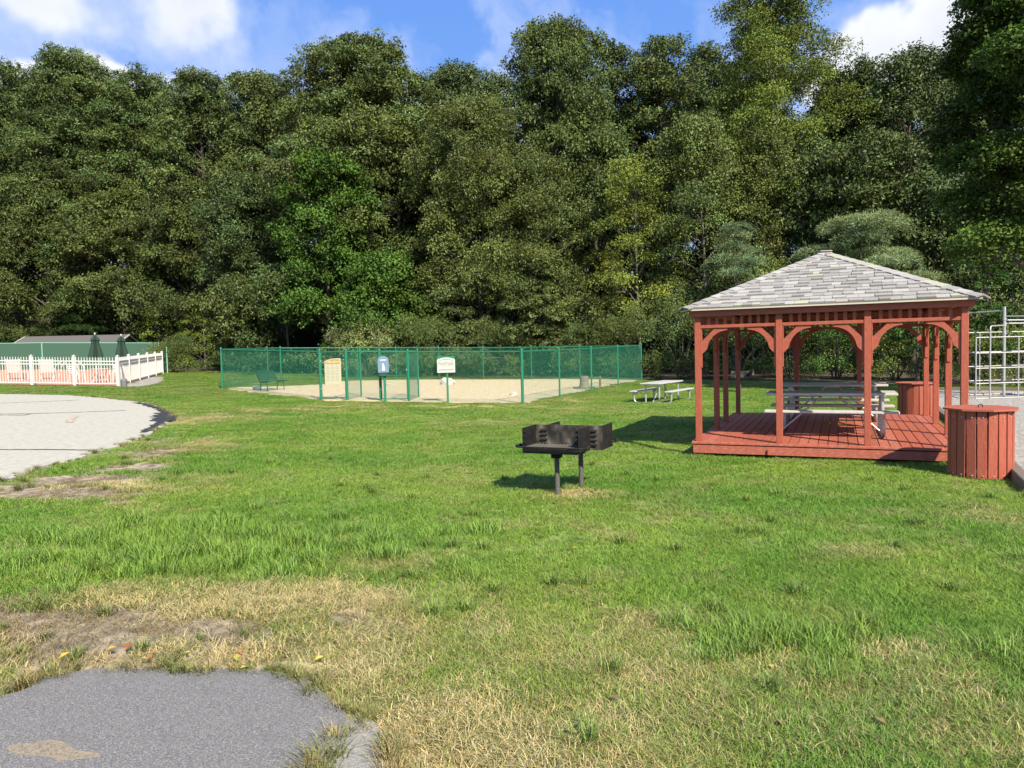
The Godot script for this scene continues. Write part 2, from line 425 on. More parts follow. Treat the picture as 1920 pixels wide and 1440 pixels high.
# ---------------------------------------------------------------- sky
func make_sky() -> ImageTexture:
	var w := 2560
	var h := 1280
	var half := h / 2
	var a := FastNoiseLite.new()
	a.noise_type = FastNoiseLite.TYPE_SIMPLEX_SMOOTH
	a.frequency = 0.012
	a.fractal_octaves = 6
	a.fractal_gain = 0.55
	a.seed = 12
	var puffs := a.get_image(w, half, false, false, false)
	puffs.convert(Image.FORMAT_L8)
	var b := FastNoiseLite.new()
	b.frequency = 0.006
	b.fractal_octaves = 6
	b.fractal_gain = 0.6
	b.seed = 31
	b.domain_warp_enabled = true
	b.domain_warp_amplitude = 60.0
	b.domain_warp_frequency = 0.006
	var wisps := b.get_image(w, half, false, false, false)
	wisps.convert(Image.FORMAT_L8)
	var pd := puffs.get_data()
	var wd := wisps.get_data()
	# azimuth to the right of -z, elevation, half width, half height (degrees), solidity, softness
	var clouds := [
		[-36.0, 23.0, 8.0, 3.2, 1.0, 0.55], [-24.2, 23.0, 4.6, 4.2, 1.0, 0.5], [-28.0, 17.6, 6.0, 1.7, 1.2, 0.14],
		[28.2, 18.2, 6.2, 4.2, 1.25, 0.16], [-4.0, 18.0, 2.0, 0.9, 1.0, 0.2], [-20.0, 20.5, 2.0, 1.4, 0.5, 0.8],
		[58.0, 24.0, 12.0, 5.0, 1.1, 0.3], [95.0, 32.0, 14.0, 6.0, 1.0, 0.4], [140.0, 22.0, 13.0, 5.0, 1.1, 0.3],
		[-62.0, 22.0, 10.0, 5.0, 1.1, 0.3], [-100.0, 35.0, 14.0, 7.0, 1.0, 0.5], [-145.0, 24.0, 14.0, 5.0, 1.1, 0.3],
		[175.0, 40.0, 14.0, 6.0, 1.0, 0.5], [20.0, 52.0, 16.0, 6.0, 0.9, 0.6], [-60.0, 58.0, 20.0, 6.0, 0.9, 0.6],
	]
	# cloud cover is summed on a coarse grid first
	var cw := 512
	var chh := 128
	var solid := PackedFloat32Array(); solid.resize(cw * chh); solid.fill(-1.0)
	var soft := PackedFloat32Array(); soft.resize(cw * chh); soft.fill(0.4)
	for j in chh:
		var el := 90.0 * (1.0 - (j + 0.5) / chh)
		for i in cw:
			var az := ((i + 0.5) / cw - 0.5) * 360.0
			for q in clouds:
				var dx: float = (az - q[0]) / q[2]
				var dy: float = (el - q[1]) / q[3]
				var r2 := dx * dx + dy * dy
				if r2 < 6.0:
					var val: float = q[4] * (1.0 - r2)
					if val > solid[j * cw + i]:
						solid[j * cw + i] = val
						soft[j * cw + i] = q[5]
	var img_s := Image.create_from_data(cw, chh, false, Image.FORMAT_RF, solid.to_byte_array())
	img_s.resize(w, half, Image.INTERPOLATE_BILINEAR)
	var sd := img_s.get_data().to_float32_array()
	var img_o := Image.create_from_data(cw, chh, false, Image.FORMAT_RF, soft.to_byte_array())
	img_o.resize(w, half, Image.INTERPOLATE_BILINEAR)
	var od := img_o.get_data().to_float32_array()
	var out := PackedFloat32Array()
	out.resize(w * h * 3)
	for j in half:
		var up := sin(PI * 0.5 * (1.0 - (j + 0.5) / half))
		var g := pow(1.0 - up, 2.6)
		var sr := lerpf(0.085, 0.36, g)
		var sg := lerpf(0.25, 0.60, g)
		var sb := lerpf(0.78, 0.98, g)
		for i in w:
			var k := j * w + i
			var n := pd[k] / 255.0 - 0.5
			var z := wd[k] / 255.0
			var c := sd[k] + n * 3.4
			var s := od[k]
			var cov := clampf((c + 0.12) / (0.3 + s * 1.6), 0.0, 1.0)
			cov = cov * cov * (3.0 - 2.0 * cov)
			var ci := clampf((z - 0.36) * 1.7, 0.0, 0.66)
			cov = cov * (0.97 - s * 0.2)
			var shade := 1.02 - 0.22 * clampf(n * 2.0 + 0.5, 0.0, 1.0) * clampf(sd[k], 0.0, 1.0)
			var r := lerpf(sr, 0.80, ci)
			var gg := lerpf(sg, 0.86, ci)
			var bb := lerpf(sb, 1.0, ci)
			var o := (j * w + (i + w / 2) % w) * 3
			out[o] = lerpf(r, 0.93 * shade, cov)
			out[o + 1] = lerpf(gg, 0.95 * shade, cov)
			out[o + 2] = lerpf(bb, 1.0 * shade, cov)
	for k in range(w * half, w * h):
		out[k * 3] = 0.10; out[k * 3 + 1] = 0.12; out[k * 3 + 2] = 0.06
	return ImageTexture.create_from_image(Image.create_from_data(w, h, false, Image.FORMAT_RGBF, out.to_byte_array()))

func make_camera_and_light() -> void:
	var cam := Camera3D.new()
	cam.name = "camera"
	cam.fov = 55.07
	cam.far = 2000.0
	cam.near = 0.05
	var right := Vector3(0.999712, -0.02397, 0.0011514)
	var up := Vector3(0.0239977, 0.9985606, -0.0479678)
	cam.transform = Transform3D(Basis(right, up, right.cross(up)).orthonormalized(), Vector3(0, 1.867, 0))
	add_child(cam)
	cam.current = true
	var env := Environment.new()
	env.background_mode = Environment.BG_SKY
	var sm := PanoramaSkyMaterial.new()
	sm.panorama = make_sky()
	var sky := Sky.new()
	sky.sky_material = sm
	env.sky = sky
	env.background_energy_multiplier = 0.55
	env.tonemap_mode = Environment.TONE_MAPPER_LINEAR
	env.tonemap_exposure = 2.05
	env.sdfgi_enabled = true
	env.ssao_enabled = true
	env.ssil_enabled = true
	var we := WorldEnvironment.new()
	we.name = "environment"
	we.environment = env
	add_child(we)
	var sun := DirectionalLight3D.new()
	sun.name = "sun"
	sun.light_energy = 1.6
	sun.light_color = Color(1.0, 0.95, 0.85)
	sun.light_angular_distance = 0.5
	sun.shadow_enabled = true
	sun.look_at_from_position(Vector3.ZERO, Vector3(-0.4397, -tan(deg_to_rad(40.0)), -0.8982))
	add_child(sun)

# ---------------------------------------------------------------- lawn map
const FX := -14.0
const FZ := -28.0
const FS := 28.0
const FN := 280
var dry_map := PackedFloat32Array()
var bare_map := PackedFloat32Array()
var BARE := [
	[-3.05, -4.6, 0.9, 0.42, 1.4], [-2.45, -4.38, 0.7, 0.36, 1.15], [-1.75, -4.36, 0.6, 0.32, 1.05], [-1.2, -4.55, 0.5, 0.22, 0.75], [-3.6, -4.3, 0.6, 0.4, 1.2], [-2.1, -4.0, 0.75, 0.13, 0.9], [-3.3, -3.95, 0.5, 0.3, 0.8], [-2.6, -4.05, 0.5, 0.22, 0.9], [-1.5, -4.0, 0.4, 0.16, 0.75],
	[-5.85, -9.95, 0.8, 0.55, 1.3], [-5.6, -10.9, 0.65, 0.6, 1.15], [-5.3, -8.85, 1.0, 0.4, 1.2], [-6.2, -12.4, 0.55, 1.0, 1.05], [-6.8, -14.4, 0.5, 0.9, 0.85], [-6.3, -9.2, 0.6, 0.6, 1.1], [-4.6, -8.4, 0.7, 0.3, 0.75], [-7.3, -16.2, 0.45, 1.0, 0.55],
	[-0.72, -3.3, 0.1, 0.35, 0.6], [1.54, -3.55, 0.2, 0.1, 0.5], [0.62, -8.66, 0.22, 0.14, 0.6], [0.85, -4.52, 0.16, 0.08, 0.45],
	[-6.6, -26.6, 0.8, 0.5, 0.8], [-4.2, -26.0, 1.6, 0.35, 0.6],
]
var DRY := [
	[-1.5, -4.95, 0.8, 0.34, 1.0], [-0.95, -4.6, 0.5, 0.45, 0.8], [-0.2, -3.05, 0.55, 0.4, 1.15], [-0.55, -3.4, 0.4, 0.3, 0.85], [0.1, -2.85, 0.6, 0.3, 0.9],
	[0.75, -4.5, 0.4, 0.2, 0.7], [1.25, -3.7, 0.4, 0.2, 0.62], [1.55, -3.5, 0.3, 0.2, 0.65], [2.0, -3.05, 0.4, 0.22, 0.6], [2.7, -5.9, 0.5, 0.3, 0.5],
	[4.7, -6.9, 0.4, 0.7, 0.5], [0.7, -8.62, 0.45, 0.28, 1.1], [-2.5, -4.45, 1.5, 0.75, 0.95], [-2.0, -3.95, 1.3, 0.28, 1.1], [-0.9, -3.9, 0.5, 0.5, 0.8], [0.5, -3.5, 1.0, 0.7, 0.55], [1.8, -3.6, 1.0, 0.8, 0.35], [-5.4, -9.2, 1.2, 0.8, 0.8], [-6.0, -13.0, 0.6, 1.7, 0.65],
	[-8.2, -19.5, 1.3, 1.7, 0.62], [-7.4, -22.5, 2.4, 1.4, 0.5], [-4.4, -24.0, 3.2, 1.1, 0.48], [-1.0, -23.7, 3.2, 1.1, 0.44], [2.2, -22.0, 1.6, 2.0, 0.36],
	[1.6, -26.2, 1.0, 1.6, 0.5], [3.4, -29.5, 1.0, 1.6, 0.5], [0.0, -4.0, 1.2, 0.8, 0.42], [-1.2, -5.8, 0.9, 0.35, 0.35], [-0.6, -18.0, 3.0, 2.0, 0.22], [1.3, -16.5, 1.2, 1.2, 0.3],
]

func make_lawn_map() -> void:
	patch_noise.seed = 5
	patch_noise.frequency = 0.55
	patch_noise.fractal_octaves = 4
	fine_noise.seed = 8
	fine_noise.frequency = 3.0
	fine_noise.fractal_octaves = 3
	dry_map.resize(FN * FN); dry_map.fill(0.0)
	bare_map.resize(FN * FN); bare_map.fill(0.0)
	var cell := FS / FN
	for which in 2:
		var fld := PackedFloat32Array(); fld.resize(FN * FN); fld.fill(0.0)
		for q in (BARE if which == 0 else DRY):
			var i0 := maxi(0, int((q[0] - q[2] * 2.2 - FX) / cell)); var i1 := mini(FN - 1, int((q[0] + q[2] * 2.2 - FX) / cell))
			var j0 := maxi(0, int((q[1] - q[3] * 2.2 - FZ) / cell)); var j1 := mini(FN - 1, int((q[1] + q[3] * 2.2 - FZ) / cell))
			for j in range(j0, j1 + 1):
				for i in range(i0, i1 + 1):
					var dx: float = (FX + (i + 0.5) * cell - q[0]) / q[2]
					var dz: float = (FZ + (j + 0.5) * cell - q[1]) / q[3]
					fld[j * FN + i] = maxf(fld[j * FN + i], q[4] * exp(-(dx * dx + dz * dz) * 0.9))
		for j in FN:
			for i in FN:
				var x := FX + (i + 0.5) * cell
				var z := FZ + (j + 0.5) * cell
				var nz := patch_noise.get_noise_2d(x * 1.6, z * 1.6) * 0.55 + fine_noise.get_noise_2d(x, z) * 0.28
				var val := fld[j * FN + i]
				if which == 0: bare_map[j * FN + i] = clampf((val + nz * 0.8 - 0.34) * 2.2, 0.0, 1.0) if val > 0.05 else 0.0
				else: dry_map[j * FN + i] = clampf(val + nz * 0.5 - 0.06, 0.0, 1.0)

func lawn(x: float, z: float) -> Vector2:
	var i := int((x - FX) / FS * FN)
	var j := int((z - FZ) / FS * FN)
	if i < 0 or j < 0 or i >= FN or j >= FN:
		return Vector2(clampf(patch_noise.get_noise_2d(x * 1.6, z * 1.6) * 0.35 + 0.1, 0, 1), 0)
	return Vector2(dry_map[j * FN + i], bare_map[j * FN + i])

func make_ground() -> void:
	# colour of what lies between the blades: thatch, straw mat, bare soil
	var img := Image.create(FN, FN, false, Image.FORMAT_RGB8)
	for j in FN:
		for i in FN:
			var d := dry_map[j * FN + i]
			var b := bare_map[j * FN + i]
			var x := FX + (i + 0.5) * FS / FN
			var z := FZ + (j + 0.5) * FS / FN
			var col := Color(0.15, 0.19, 0.05).lerp(Color(0.36, 0.30, 0.17), clampf(d * 1.3, 0, 1))
			var soil := Color(0.19, 0.155, 0.115).lerp(Color(0.29, 0.24, 0.175), clampf(0.5 + patch_noise.get_noise_2d(x * 4.0, z * 4.0) * 1.2, 0, 1))
			img.set_pixel(i, j, col.lerp(soil, b).linear_to_srgb())
	img.resize(1400, 1400, Image.INTERPOLATE_CUBIC)
	var grain := noise_image(512, 0.12, 3, FastNoiseLite.TYPE_SIMPLEX_SMOOTH, 91)
	grain.convert(Image.FORMAT_L8)
	var gd := grain.get_data()
	var px := img.get_data()
	for j in 1400:
		var row := (j % 512) * 512
		for i in 1400:
			var m := 0.62 + gd[row + i % 512] / 255.0 * 0.76
			var k := (j * 1400 + i) * 3
			px[k] = mini(255, int(px[k] * m)); px[k + 1] = mini(255, int(px[k + 1] * m)); px[k + 2] = mini(255, int(px[k + 2] * m))
	var soil_mat := StandardMaterial3D.new()
	soil_mat.albedo_texture = ImageTexture.create_from_image(Image.create_from_data(1400, 1400, false, Image.FORMAT_RGB8, px))
	soil_mat.roughness = 0.96
	soil_mat.normal_enabled = false
	var far_mat := worn(tint(512, 0.02, 5, [Color(0.075, 0.10, 0.03), Color(0.11, 0.13, 0.04), Color(0.17, 0.17, 0.07)], 92), Vector3(0.2, 0.2, 0.2), 0.96, null, true)
	var xs := [-500.0, -250.0, -120.0, -70.0, -50.0, -40.0, -30.0, -24.0, -18.0]
	var k0 := FX
	while k0 <= 14.01: xs.append(k0); k0 += 0.25
	xs.append_array([18.0, 24.0, 30.0, 40.0, 50.0, 70.0, 120.0, 250.0, 500.0])
	var zs := [-500.0, -250.0, -120.0, -80.0, -70.0, -60.0, -54.0, -48.0, -44.0, -40.0, -36.0, -33.0, -30.5]
	k0 = FZ
	while k0 <= 0.01: zs.append(k0); k0 += 0.25
	zs.append_array([3.0, 8.0, 20.0, 60.0, 200.0, 500.0])
	var mesh := ArrayMesh.new()
	for pass_no in 2:
		var v := PackedVector3Array(); var n := PackedVector3Array(); var t := PackedVector2Array(); var ix := PackedInt32Array()
		for z in zs:
			for x in xs:
				var bump: float = 0.0
				if absf(x) <= 14.0 and z >= FZ and z <= 0.0:
					bump = patch_noise.get_noise_2d(x * 1.2, z * 1.2) * 0.02 + lawn(x, z).y * (fine_noise.get_noise_2d(x, z) * 0.02 - 0.012)
				v.append(Vector3(x, gy(x, z) + bump, z))
				n.append(Vector3((gy(x - 0.1, z) - gy(x + 0.1, z)) * 5.0, 1, (gy(x, z - 0.1) - gy(x, z + 0.1)) * 5.0).normalized())
				t.append(Vector2((x - FX) / FS, (z - FZ) / FS))
		for j in zs.size() - 1:
			for i in xs.size() - 1:
				var inside: bool = xs[i] >= FX - 0.01 and xs[i + 1] <= FX + FS + 0.01 and zs[j] >= FZ - 0.01 and zs[j + 1] <= FZ + FS + 0.01
				if inside == (pass_no == 0):
					var a := j * xs.size() + i
					var b := a + 1
					var c := a + xs.size()
					ix.append_array([a, b, c + 1, a, c + 1, c])
		var arr := []
		arr.resize(Mesh.ARRAY_MAX)
		arr[Mesh.ARRAY_VERTEX] = v; arr[Mesh.ARRAY_NORMAL] = n; arr[Mesh.ARRAY_TEX_UV] = t; arr[Mesh.ARRAY_INDEX] = ix
		mesh.add_surface_from_arrays(Mesh.PRIMITIVE_TRIANGLES, arr)
		mesh.surface_set_material(pass_no, soil_mat if pass_no == 0 else far_mat)
	var o := MeshInstance3D.new()
	o.mesh = mesh
	o.name = "ground"
	add_child(o)
	structure(o)

# a sheet with a ragged or smooth outline that follows the ground; its rim turns down into the soil
func slab(called: String, poly: PackedVector2Array, up: float, m: Material, skirt := 0.12, step := 1.0) -> MeshInstance3D:
	var mb := MB.new()
	var lo := poly[0]; var hi := poly[0]
	for p in poly:
		lo = lo.min(p); hi = hi.max(p)
	var x := lo.x
	while x < hi.x:
		var z := lo.y
		while z < hi.y:
			var cell := PackedVector2Array([Vector2(x, z), Vector2(x + step, z), Vector2(x + step, z + step), Vector2(x, z + step)])
			for piece in Geometry2D.intersect_polygons(poly, cell):
				var tr := Geometry2D.triangulate_polygon(piece)
				for i in range(0, tr.size(), 3):
					var a: Vector2 = piece[tr[i]]; var b: Vector2 = piece[tr[i + 1]]; var c: Vector2 = piece[tr[i + 2]]
					if (b - a).cross(c - a) > 0:
						var w := b; b = c; c = w
					mb.tri(on(a.x, a.y, up), on(b.x, b.y, up), on(c.x, c.y, up), Vector3.UP)
			z += step
		x += step
	for i in poly.size():
		var a := poly[i]; var b := poly[(i + 1) % poly.size()]
		if Geometry2D.is_polygon_clockwise(poly):
			var w := a; a = b; b = w
		mb.quad(on(b.x, b.y, up), on(b.x, b.y, up - skirt), on(a.x, a.y, up - skirt), on(a.x, a.y, up))
	return put(called, mb, m)

func ragged(pts: Array, amount: float, sd: int, step := 0.12) -> PackedVector2Array:
	var f := FastNoiseLite.new()
	f.seed = sd
	f.frequency = 1.6
	f.fractal_octaves = 3
	var cv := Curve2D.new()
	for i in pts.size():
		var p := Vector2(pts[i][0], pts[i][1])
		var a := Vector2(pts[(i + pts.size() - 1) % pts.size()][0], pts[(i + pts.size() - 1) % pts.size()][1])
		var b := Vector2(pts[(i + 1) % pts.size()][0], pts[(i + 1) % pts.size()][1])
		var tn := (b - a) * 0.16
		cv.add_point(p, -tn, tn)
	var p0 := Vector2(pts[0][0], pts[0][1])
	cv.add_point(p0)
	cv.bake_interval = step
	var out := PackedVector2Array()
	var base := cv.get_baked_points()
	for i in base.size() - 1:
		var p := base[i]
		out.append(p + Vector2(f.get_noise_2d(p.x, p.y), f.get_noise_2d(p.x + 50, p.y)) * amount)
	return out

var court_poly: PackedVector2Array
var pad_poly: PackedVector2Array
var chip_poly: PackedVector2Array
var sand_poly: PackedVector2Array
var play_poly: PackedVector2Array
var pool_poly: PackedVector2Array
var bed_poly: PackedVector2Array

func strip(mb: MB, pts: Array, width: float, up: float) -> void:
	# a thin band of crack sealant with an uneven width
	var dense := []
	for i in pts.size() - 1:
		for k in 10:
			dense.append(Vector2(pts[i][0], pts[i][1]).lerp(Vector2(pts[i + 1][0], pts[i + 1][1]), k / 10.0))
	dense.append(Vector2(pts[-1][0], pts[-1][1]))
	var last_l := Vector3.ZERO; var last_r := Vector3.ZERO
	for i in dense.size():
		var d: Vector2 = (dense[mini(i + 1, dense.size() - 1)] - dense[maxi(i - 1, 0)]).normalized()
		var s := Vector2(-d.y, d.x) * width * (0.6 + 0.8 * rng.randf()) * 0.5
		var p: Vector2 = dense[i] + Vector2(rng.randf_range(-1, 1), rng.randf_range(-1, 1)) * width * 0.2
		var l := on(p.x + s.x, p.y + s.y, up); var r := on(p.x - s.x, p.y - s.y, up)
		if i > 0:
			mb.tri(last_l, l, r, Vector3.UP); mb.tri(last_l, r, last_r, Vector3.UP)
		last_l = l; last_r = r

func make_paving() -> void:
	court_poly = ragged([[-40, -32], [-26, -31.2], [-20.45, -29.6], [-17.96, -29.13], [-16.43, -28.31], [-14.69, -26.99], [-12.64, -25.23], [-10.52, -22.27], [-9.06, -19.49], [-8.02, -16.67], [-7.49, -14.56], [-7.12, -12.57], [-7.04, -11.33], [-6.86, -10.31], [-6.78, -9.65], [-6.9, -8.0], [-8, -4], [-14, 2], [-40, 2]], 0.14, 3, 0.2)
	structure(slab("court_pavement", court_poly, 0.035, M.court, 0.15, 2.0))
	var mb := MB.new()
	strip(mb, [[-22, -20.5], [-17.37, -24.93], [-16.41, -25.69], [-15.55, -26.46]], 0.07, 0.040)
	structure(put("sealed_crack", mb, M.sealant))
	mb = MB.new()
	strip(mb, [[-22, -19.6], [-14.29, -20.48], [-13.52, -20.67], [-12.70, -21.05], [-11.50, -21.85]], 0.09, 0.040)
	structure(put("sealed_crack", mb, M.sealant))
	mb = MB.new()
	strip(mb, [[-18, -19.7], [-14.04, -20.12], [-13.39, -20.13], [-13.49, -20.6]], 0.06, 0.041)
	structure(put("sealed_crack", mb, M.sealant))
	mb = MB.new()
	strip(mb, [[-16, -12.8], [-8.95, -12.77], [-8.11, -12.78], [-7.21, -12.71]], 0.07, 0.040)
	structure(put("sealed_crack", mb, M.sealant))
	mb = MB.new()
	strip(mb, [[-12.9, -25.3], [-11.7, -23.75], [-10.72, -22.4], [-9.9, -20.9]], 0.24, 0.041)
	strip(mb, [[-9.95, -21.0], [-9.3, -19.6], [-8.8, -18.5]], 0.5, 0.0415)
	strip(mb, [[-8.85, -18.6], [-8.4, -17.3], [-8.1, -16.4], [-7.9, -15.6]], 0.2, 0.041)
	structure(put("sealed_edge", mb, M.sealant))
	# faded red line painted on the court
	mb = MB.new()
	strip(mb, [[-11.9, -20.0], [-11.2, -18.6], [-10.8, -17.9]], 0.14, 0.043)
	structure(put("court_marking", mb, mat(lin(0.38, 0.31, 0.265), 0.9)))
	pad_poly = ragged([[-6, -3.0], [-3.6, -3.3], [-2.54, -3.52], [-2.46, -3.66], [-2.27, -3.76], [-2.01, -3.80], [-1.79, -3.82], [-1.59, -3.82], [-1.28, -3.76], [-1.03, -3.62], [-0.87, -3.42], [-0.78, -3.16], [-0.77, -2.98], [-0.78, -2.6], [-0.95, -1.5], [-1.2, 2], [-6, 2]], 0.05, 4, 0.04)
	structure(slab("asphalt_path", pad_poly, 0.03, M.asphalt, 0.1, 0.5))
	chip_poly = ragged([[-1.0, -3.15], [-0.84, -3.28], [-0.70, -3.27], [-0.58, -3.09], [-0.52, -2.90], [-0.50, -2.2], [-0.6, 0], [-1.1, 0]], 0.04, 6, 0.04)
	structure(slab("concrete_apron", chip_poly, 0.022, M.concrete, 0.1, 0.5))
	var patch := ragged([[-2.1, -3.02], [-1.98, -3.09], [-1.86, -3.06], [-1.80, -3.0], [-1.9, -2.95], [-2.05, -2.94]], 0.16, 7, 0.015)
	structure(slab("sand_patch", patch, 0.034, worn(tint(512, 0.16, 2, [Color(0.09, 0.085, 0.075), Color(0.18, 0.155, 0.12), Color(0.24, 0.20, 0.15), Color(0.28, 0.235, 0.175)], 95, FastNoiseLite.TYPE_CELLULAR), Vector3(1.6, 1.6, 1.6), 0.95, null, true), 0.004, 0.3))
	sand_poly = ragged([[-12.9, -33.2], [-7.05, -27.15], [-6.2, -26.75], [-3.6, -26.0], [0.2, -25.15], [0.75, -26.2], [1.93, -28.9], [3.5, -32.0], [5.2, -35.6], [6.3, -37.6], [4.4, -39.4], [1.2, -40.6], [-4.5, -40.9], [-8.8, -39.6], [-9.4, -36.6], [-11.0, -34.9], [-12.8, -34.2]], 0.25, 9, 0.3)
	structure(slab("sand_ground", sand_poly, 0.02, M.sand, 0.1, 1.5))
	play_poly = PackedVector2Array()
	for p in [[6.06, -8.73], [6.97, -10.49], [9.10, -15.12], [10.55, -18.18], [12.09, -21.23], [14.06, -25.01], [15.04, -26.76], [17.2, -25.6], [26, -20], [30, -10], [26, -5], [8, -5.5]]:
		play_poly.append(Vector2(p[0], p[1]))
	structure(slab("playground_gravel", play_poly, 0.03, M.gravel, 0.1, 1.5))
	pool_poly = PackedVector2Array([Vector2(-40, -37.5), Vector2(-25.0, -36.1), Vector2(-18.7, -35.1), Vector2(-22.5, -47.4), Vector2(-25.3, -52.8), Vector2(-42, -55)])
	structure(slab("pool_deck", pool_poly, 0.03, M.paver, 0.1, 2.0))
	bed_poly = ragged([[-18.6, -34.75], [-17.6, -35.3], [-18.6, -39.0], [-20.6, -43.5], [-21.2, -43.4], [-19.8, -38.9]], 0.15, 10, 0.2)
	structure(slab("gravel_bed", bed_poly, 0.02, M.gravel, 0.1, 1.0))
	# landscape timbers round the playground
	var tb := thing("timber_edging", "dark landscape timbers edging the playground gravel beside the gazebo", "edging")
	var pts := [Vector2(5.75, -8.1), Vector2(6.97, -10.49), Vector2(8.05, -12.85), Vector2(9.10, -15.12), Vector2(10.55, -18.18), Vector2(12.09, -21.23), Vector2(14.06, -25.01), Vector2(15.04, -26.76), Vector2(17.2, -25.6), Vector2(20.5, -23.5)]
	for i in pts.size() - 1:
		var a: Vector2 = pts[i]; var b: Vector2 = pts[i + 1]
		b = a + (b - a) * 0.995
		var pa := on(a.x, a.y, 0.06); var pb := on(b.x, b.y, 0.06)
		put("timber", boxm(Vector3(pa.distance_to(pb), 0.14, 0.14), 0.012), M.timber, tb, along(pa, pb))

# ---------------------------------------------------------------- gazebo
const GW := 3.659
const GD := 5.003
const G0 := 0.07

func bracket_poly() -> PackedVector2Array:
	var p := PackedVector2Array([Vector2(0, -0.20), Vector2(0.20, 0.0), Vector2(0.40, 0.0), Vector2(0.385, -0.022)])
	for i in 9:
		var a := lerpf(0.02, 1.42, i / 8.0)
		p.append(Vector2(0.40 - sin(a) * 0.325, -0.36 + cos(a) * 0.325))
	p.append(Vector2(0.062, -0.345))
	p.append(Vector2(0.0, -0.405))
	return p

func bay(g: Node3D, a: Vector3, b: Vector3, spindles: int) -> void:
	# frieze between two posts: lower rail, spindles, cleats and two arched brackets; a to b runs left to right seen from outside
	var d := (b - a)
	d.y = 0
	var ln := d.length()
	var x := d.normalized()
	var out := Vector3(-x.z, 0, x.x)
	var bs := Basis(x, Vector3.UP, out)
	var mid := Vector3((a.x + b.x) * 0.5, 0, (a.z + b.z) * 0.5)
	var clear := ln - 0.094
	put("lower_rail", boxm(Vector3(clear, 0.05, 0.05), 0.004), M.red_x, g, Transform3D(bs, mid + Vector3.UP * 2.139 + out * 0.012))
	for i in spindles:
		var s := -0.5 * clear + clear * (i + 1.0) / (spindles + 1.0)
		put("spindle", boxm(Vector3(0.05, 0.14, 0.018), 0.003), M.red_y, g, Transform3D(bs, mid + x * s + Vector3.UP * 2.236 + out * 0.006))
	for e in [-1, 1]:
		put("cleat", boxm(Vector3(0.018, 0.62, 0.06), 0.003), M.red_y, g, Transform3D(bs, mid + x * (e * (clear * 0.5 - 0.0095)) + Vector3.UP * 1.80))
		var mb := MB.new()
		var poly := bracket_poly()
		if e == 1:
			for i in poly.size(): poly[i].x = -poly[i].x
		mb.prism(poly, 0.036, Transform3D.IDENTITY)
		put("bracket", mb, M.red_x, g, Transform3D(bs, mid + x * (e * (clear * 0.5 - 0.019)) + Vector3.UP * 2.112))

func shingle(poly: PackedVector2Array, y0: float, y1: float, thick: float) -> MB:
	var mb := MB.new()
	var p := poly.duplicate()
	if Geometry2D.is_polygon_clockwise(p): p.reverse()
	var tr := Geometry2D.triangulate_polygon(p)
	var top := []
	for q in p: top.append(Vector3(q.x, q.y, lerpf(thick, 0.003, clampf((q.y - y0) / (y1 - y0), 0, 1))))
	for i in range(0, tr.size(), 3):
		var a: Vector3 = top[tr[i]]; var b: Vector3 = top[tr[i + 1]]; var c: Vector3 = top[tr[i + 2]]
		if (b - a).cross(c - a).z < 0: mb.tri(a, c, b)
		else: mb.tri(a, b, c)
	for i in p.size():
		var a: Vector3 = top[i]; var b: Vector3 = top[(i + 1) % p.size()]
		mb.quad(Vector3(a.x, a.y, -0.001), Vector3(b.x, b.y, -0.001), b, a)
	return mb

func roof_slope(roof: Node3D, a: Vector3, b: Vector3, apex: Vector3, singly: bool) -> void:
	var x := (b - a).normalized()
	var foot := a + x * (apex - a).dot(x)
	var y := (apex - foot).normalized()
	var z := x.cross(y)
	var xf := Transform3D(Basis(x, y, z), a)
	var ln := a.distance_to(b)
	var ht := foot.distance_to(apex)
	var tri := PackedVector2Array([Vector2(0, 0), Vector2(ln, 0), Vector2((apex - a).dot(x), ht)])
	var board := MB.new()
	board.prism(tri, 0.028, Transform3D(Basis.IDENTITY, Vector3(0, 0, -0.015)))
	put("roof_board", board, M.ply, roof, xf)
	var rows := 17
	var ex := ht / rows
	var rest := MB.new()
	for r in rows:
		var y0 := r * ex - (0.012 if r == 0 else 0.0)
		var y1 := (r + 1) * ex + 0.012
		var s := -rng.randf() * 0.3
		var proud := rng.randf() < 0.5
		while s < ln:
			var wd := rng.randf_range(0.11, 0.235)
			var cell := PackedVector2Array([Vector2(s + 0.002, y0), Vector2(s + wd - 0.002, y0), Vector2(s + wd - 0.002, y1), Vector2(s + 0.002, y1)])
			for piece in Geometry2D.intersect_polygons(tri, cell):
				var m := shingle(piece, y0, y1, (0.030 if proud else 0.013) + rng.randf() * 0.003)
				if singly:
					var tone: StandardMaterial3D = M.shingle[rng.randi() % 5]
					if r == 0 and rng.randf() < 0.3 or rng.randf() < 0.01: tone = M.shingle_moss
					put("shingle", m, tone, roof, xf)
				else:
					for i in m.v.size():
						m.v[i] = xf * m.v[i]; m.n[i] = xf.basis * m.n[i]
					var k := rest.v.size()
					rest.v.append_array(m.v); rest.n.append_array(m.n)
					for i in m.ix: rest.ix.append(i + k)
			s += wd
			proud = not proud if rng.randf() < 0.75 else proud
	if not singly:
		put("shingle_field", rest, M.shingle[1], roof).set_meta("kind", "stuff")

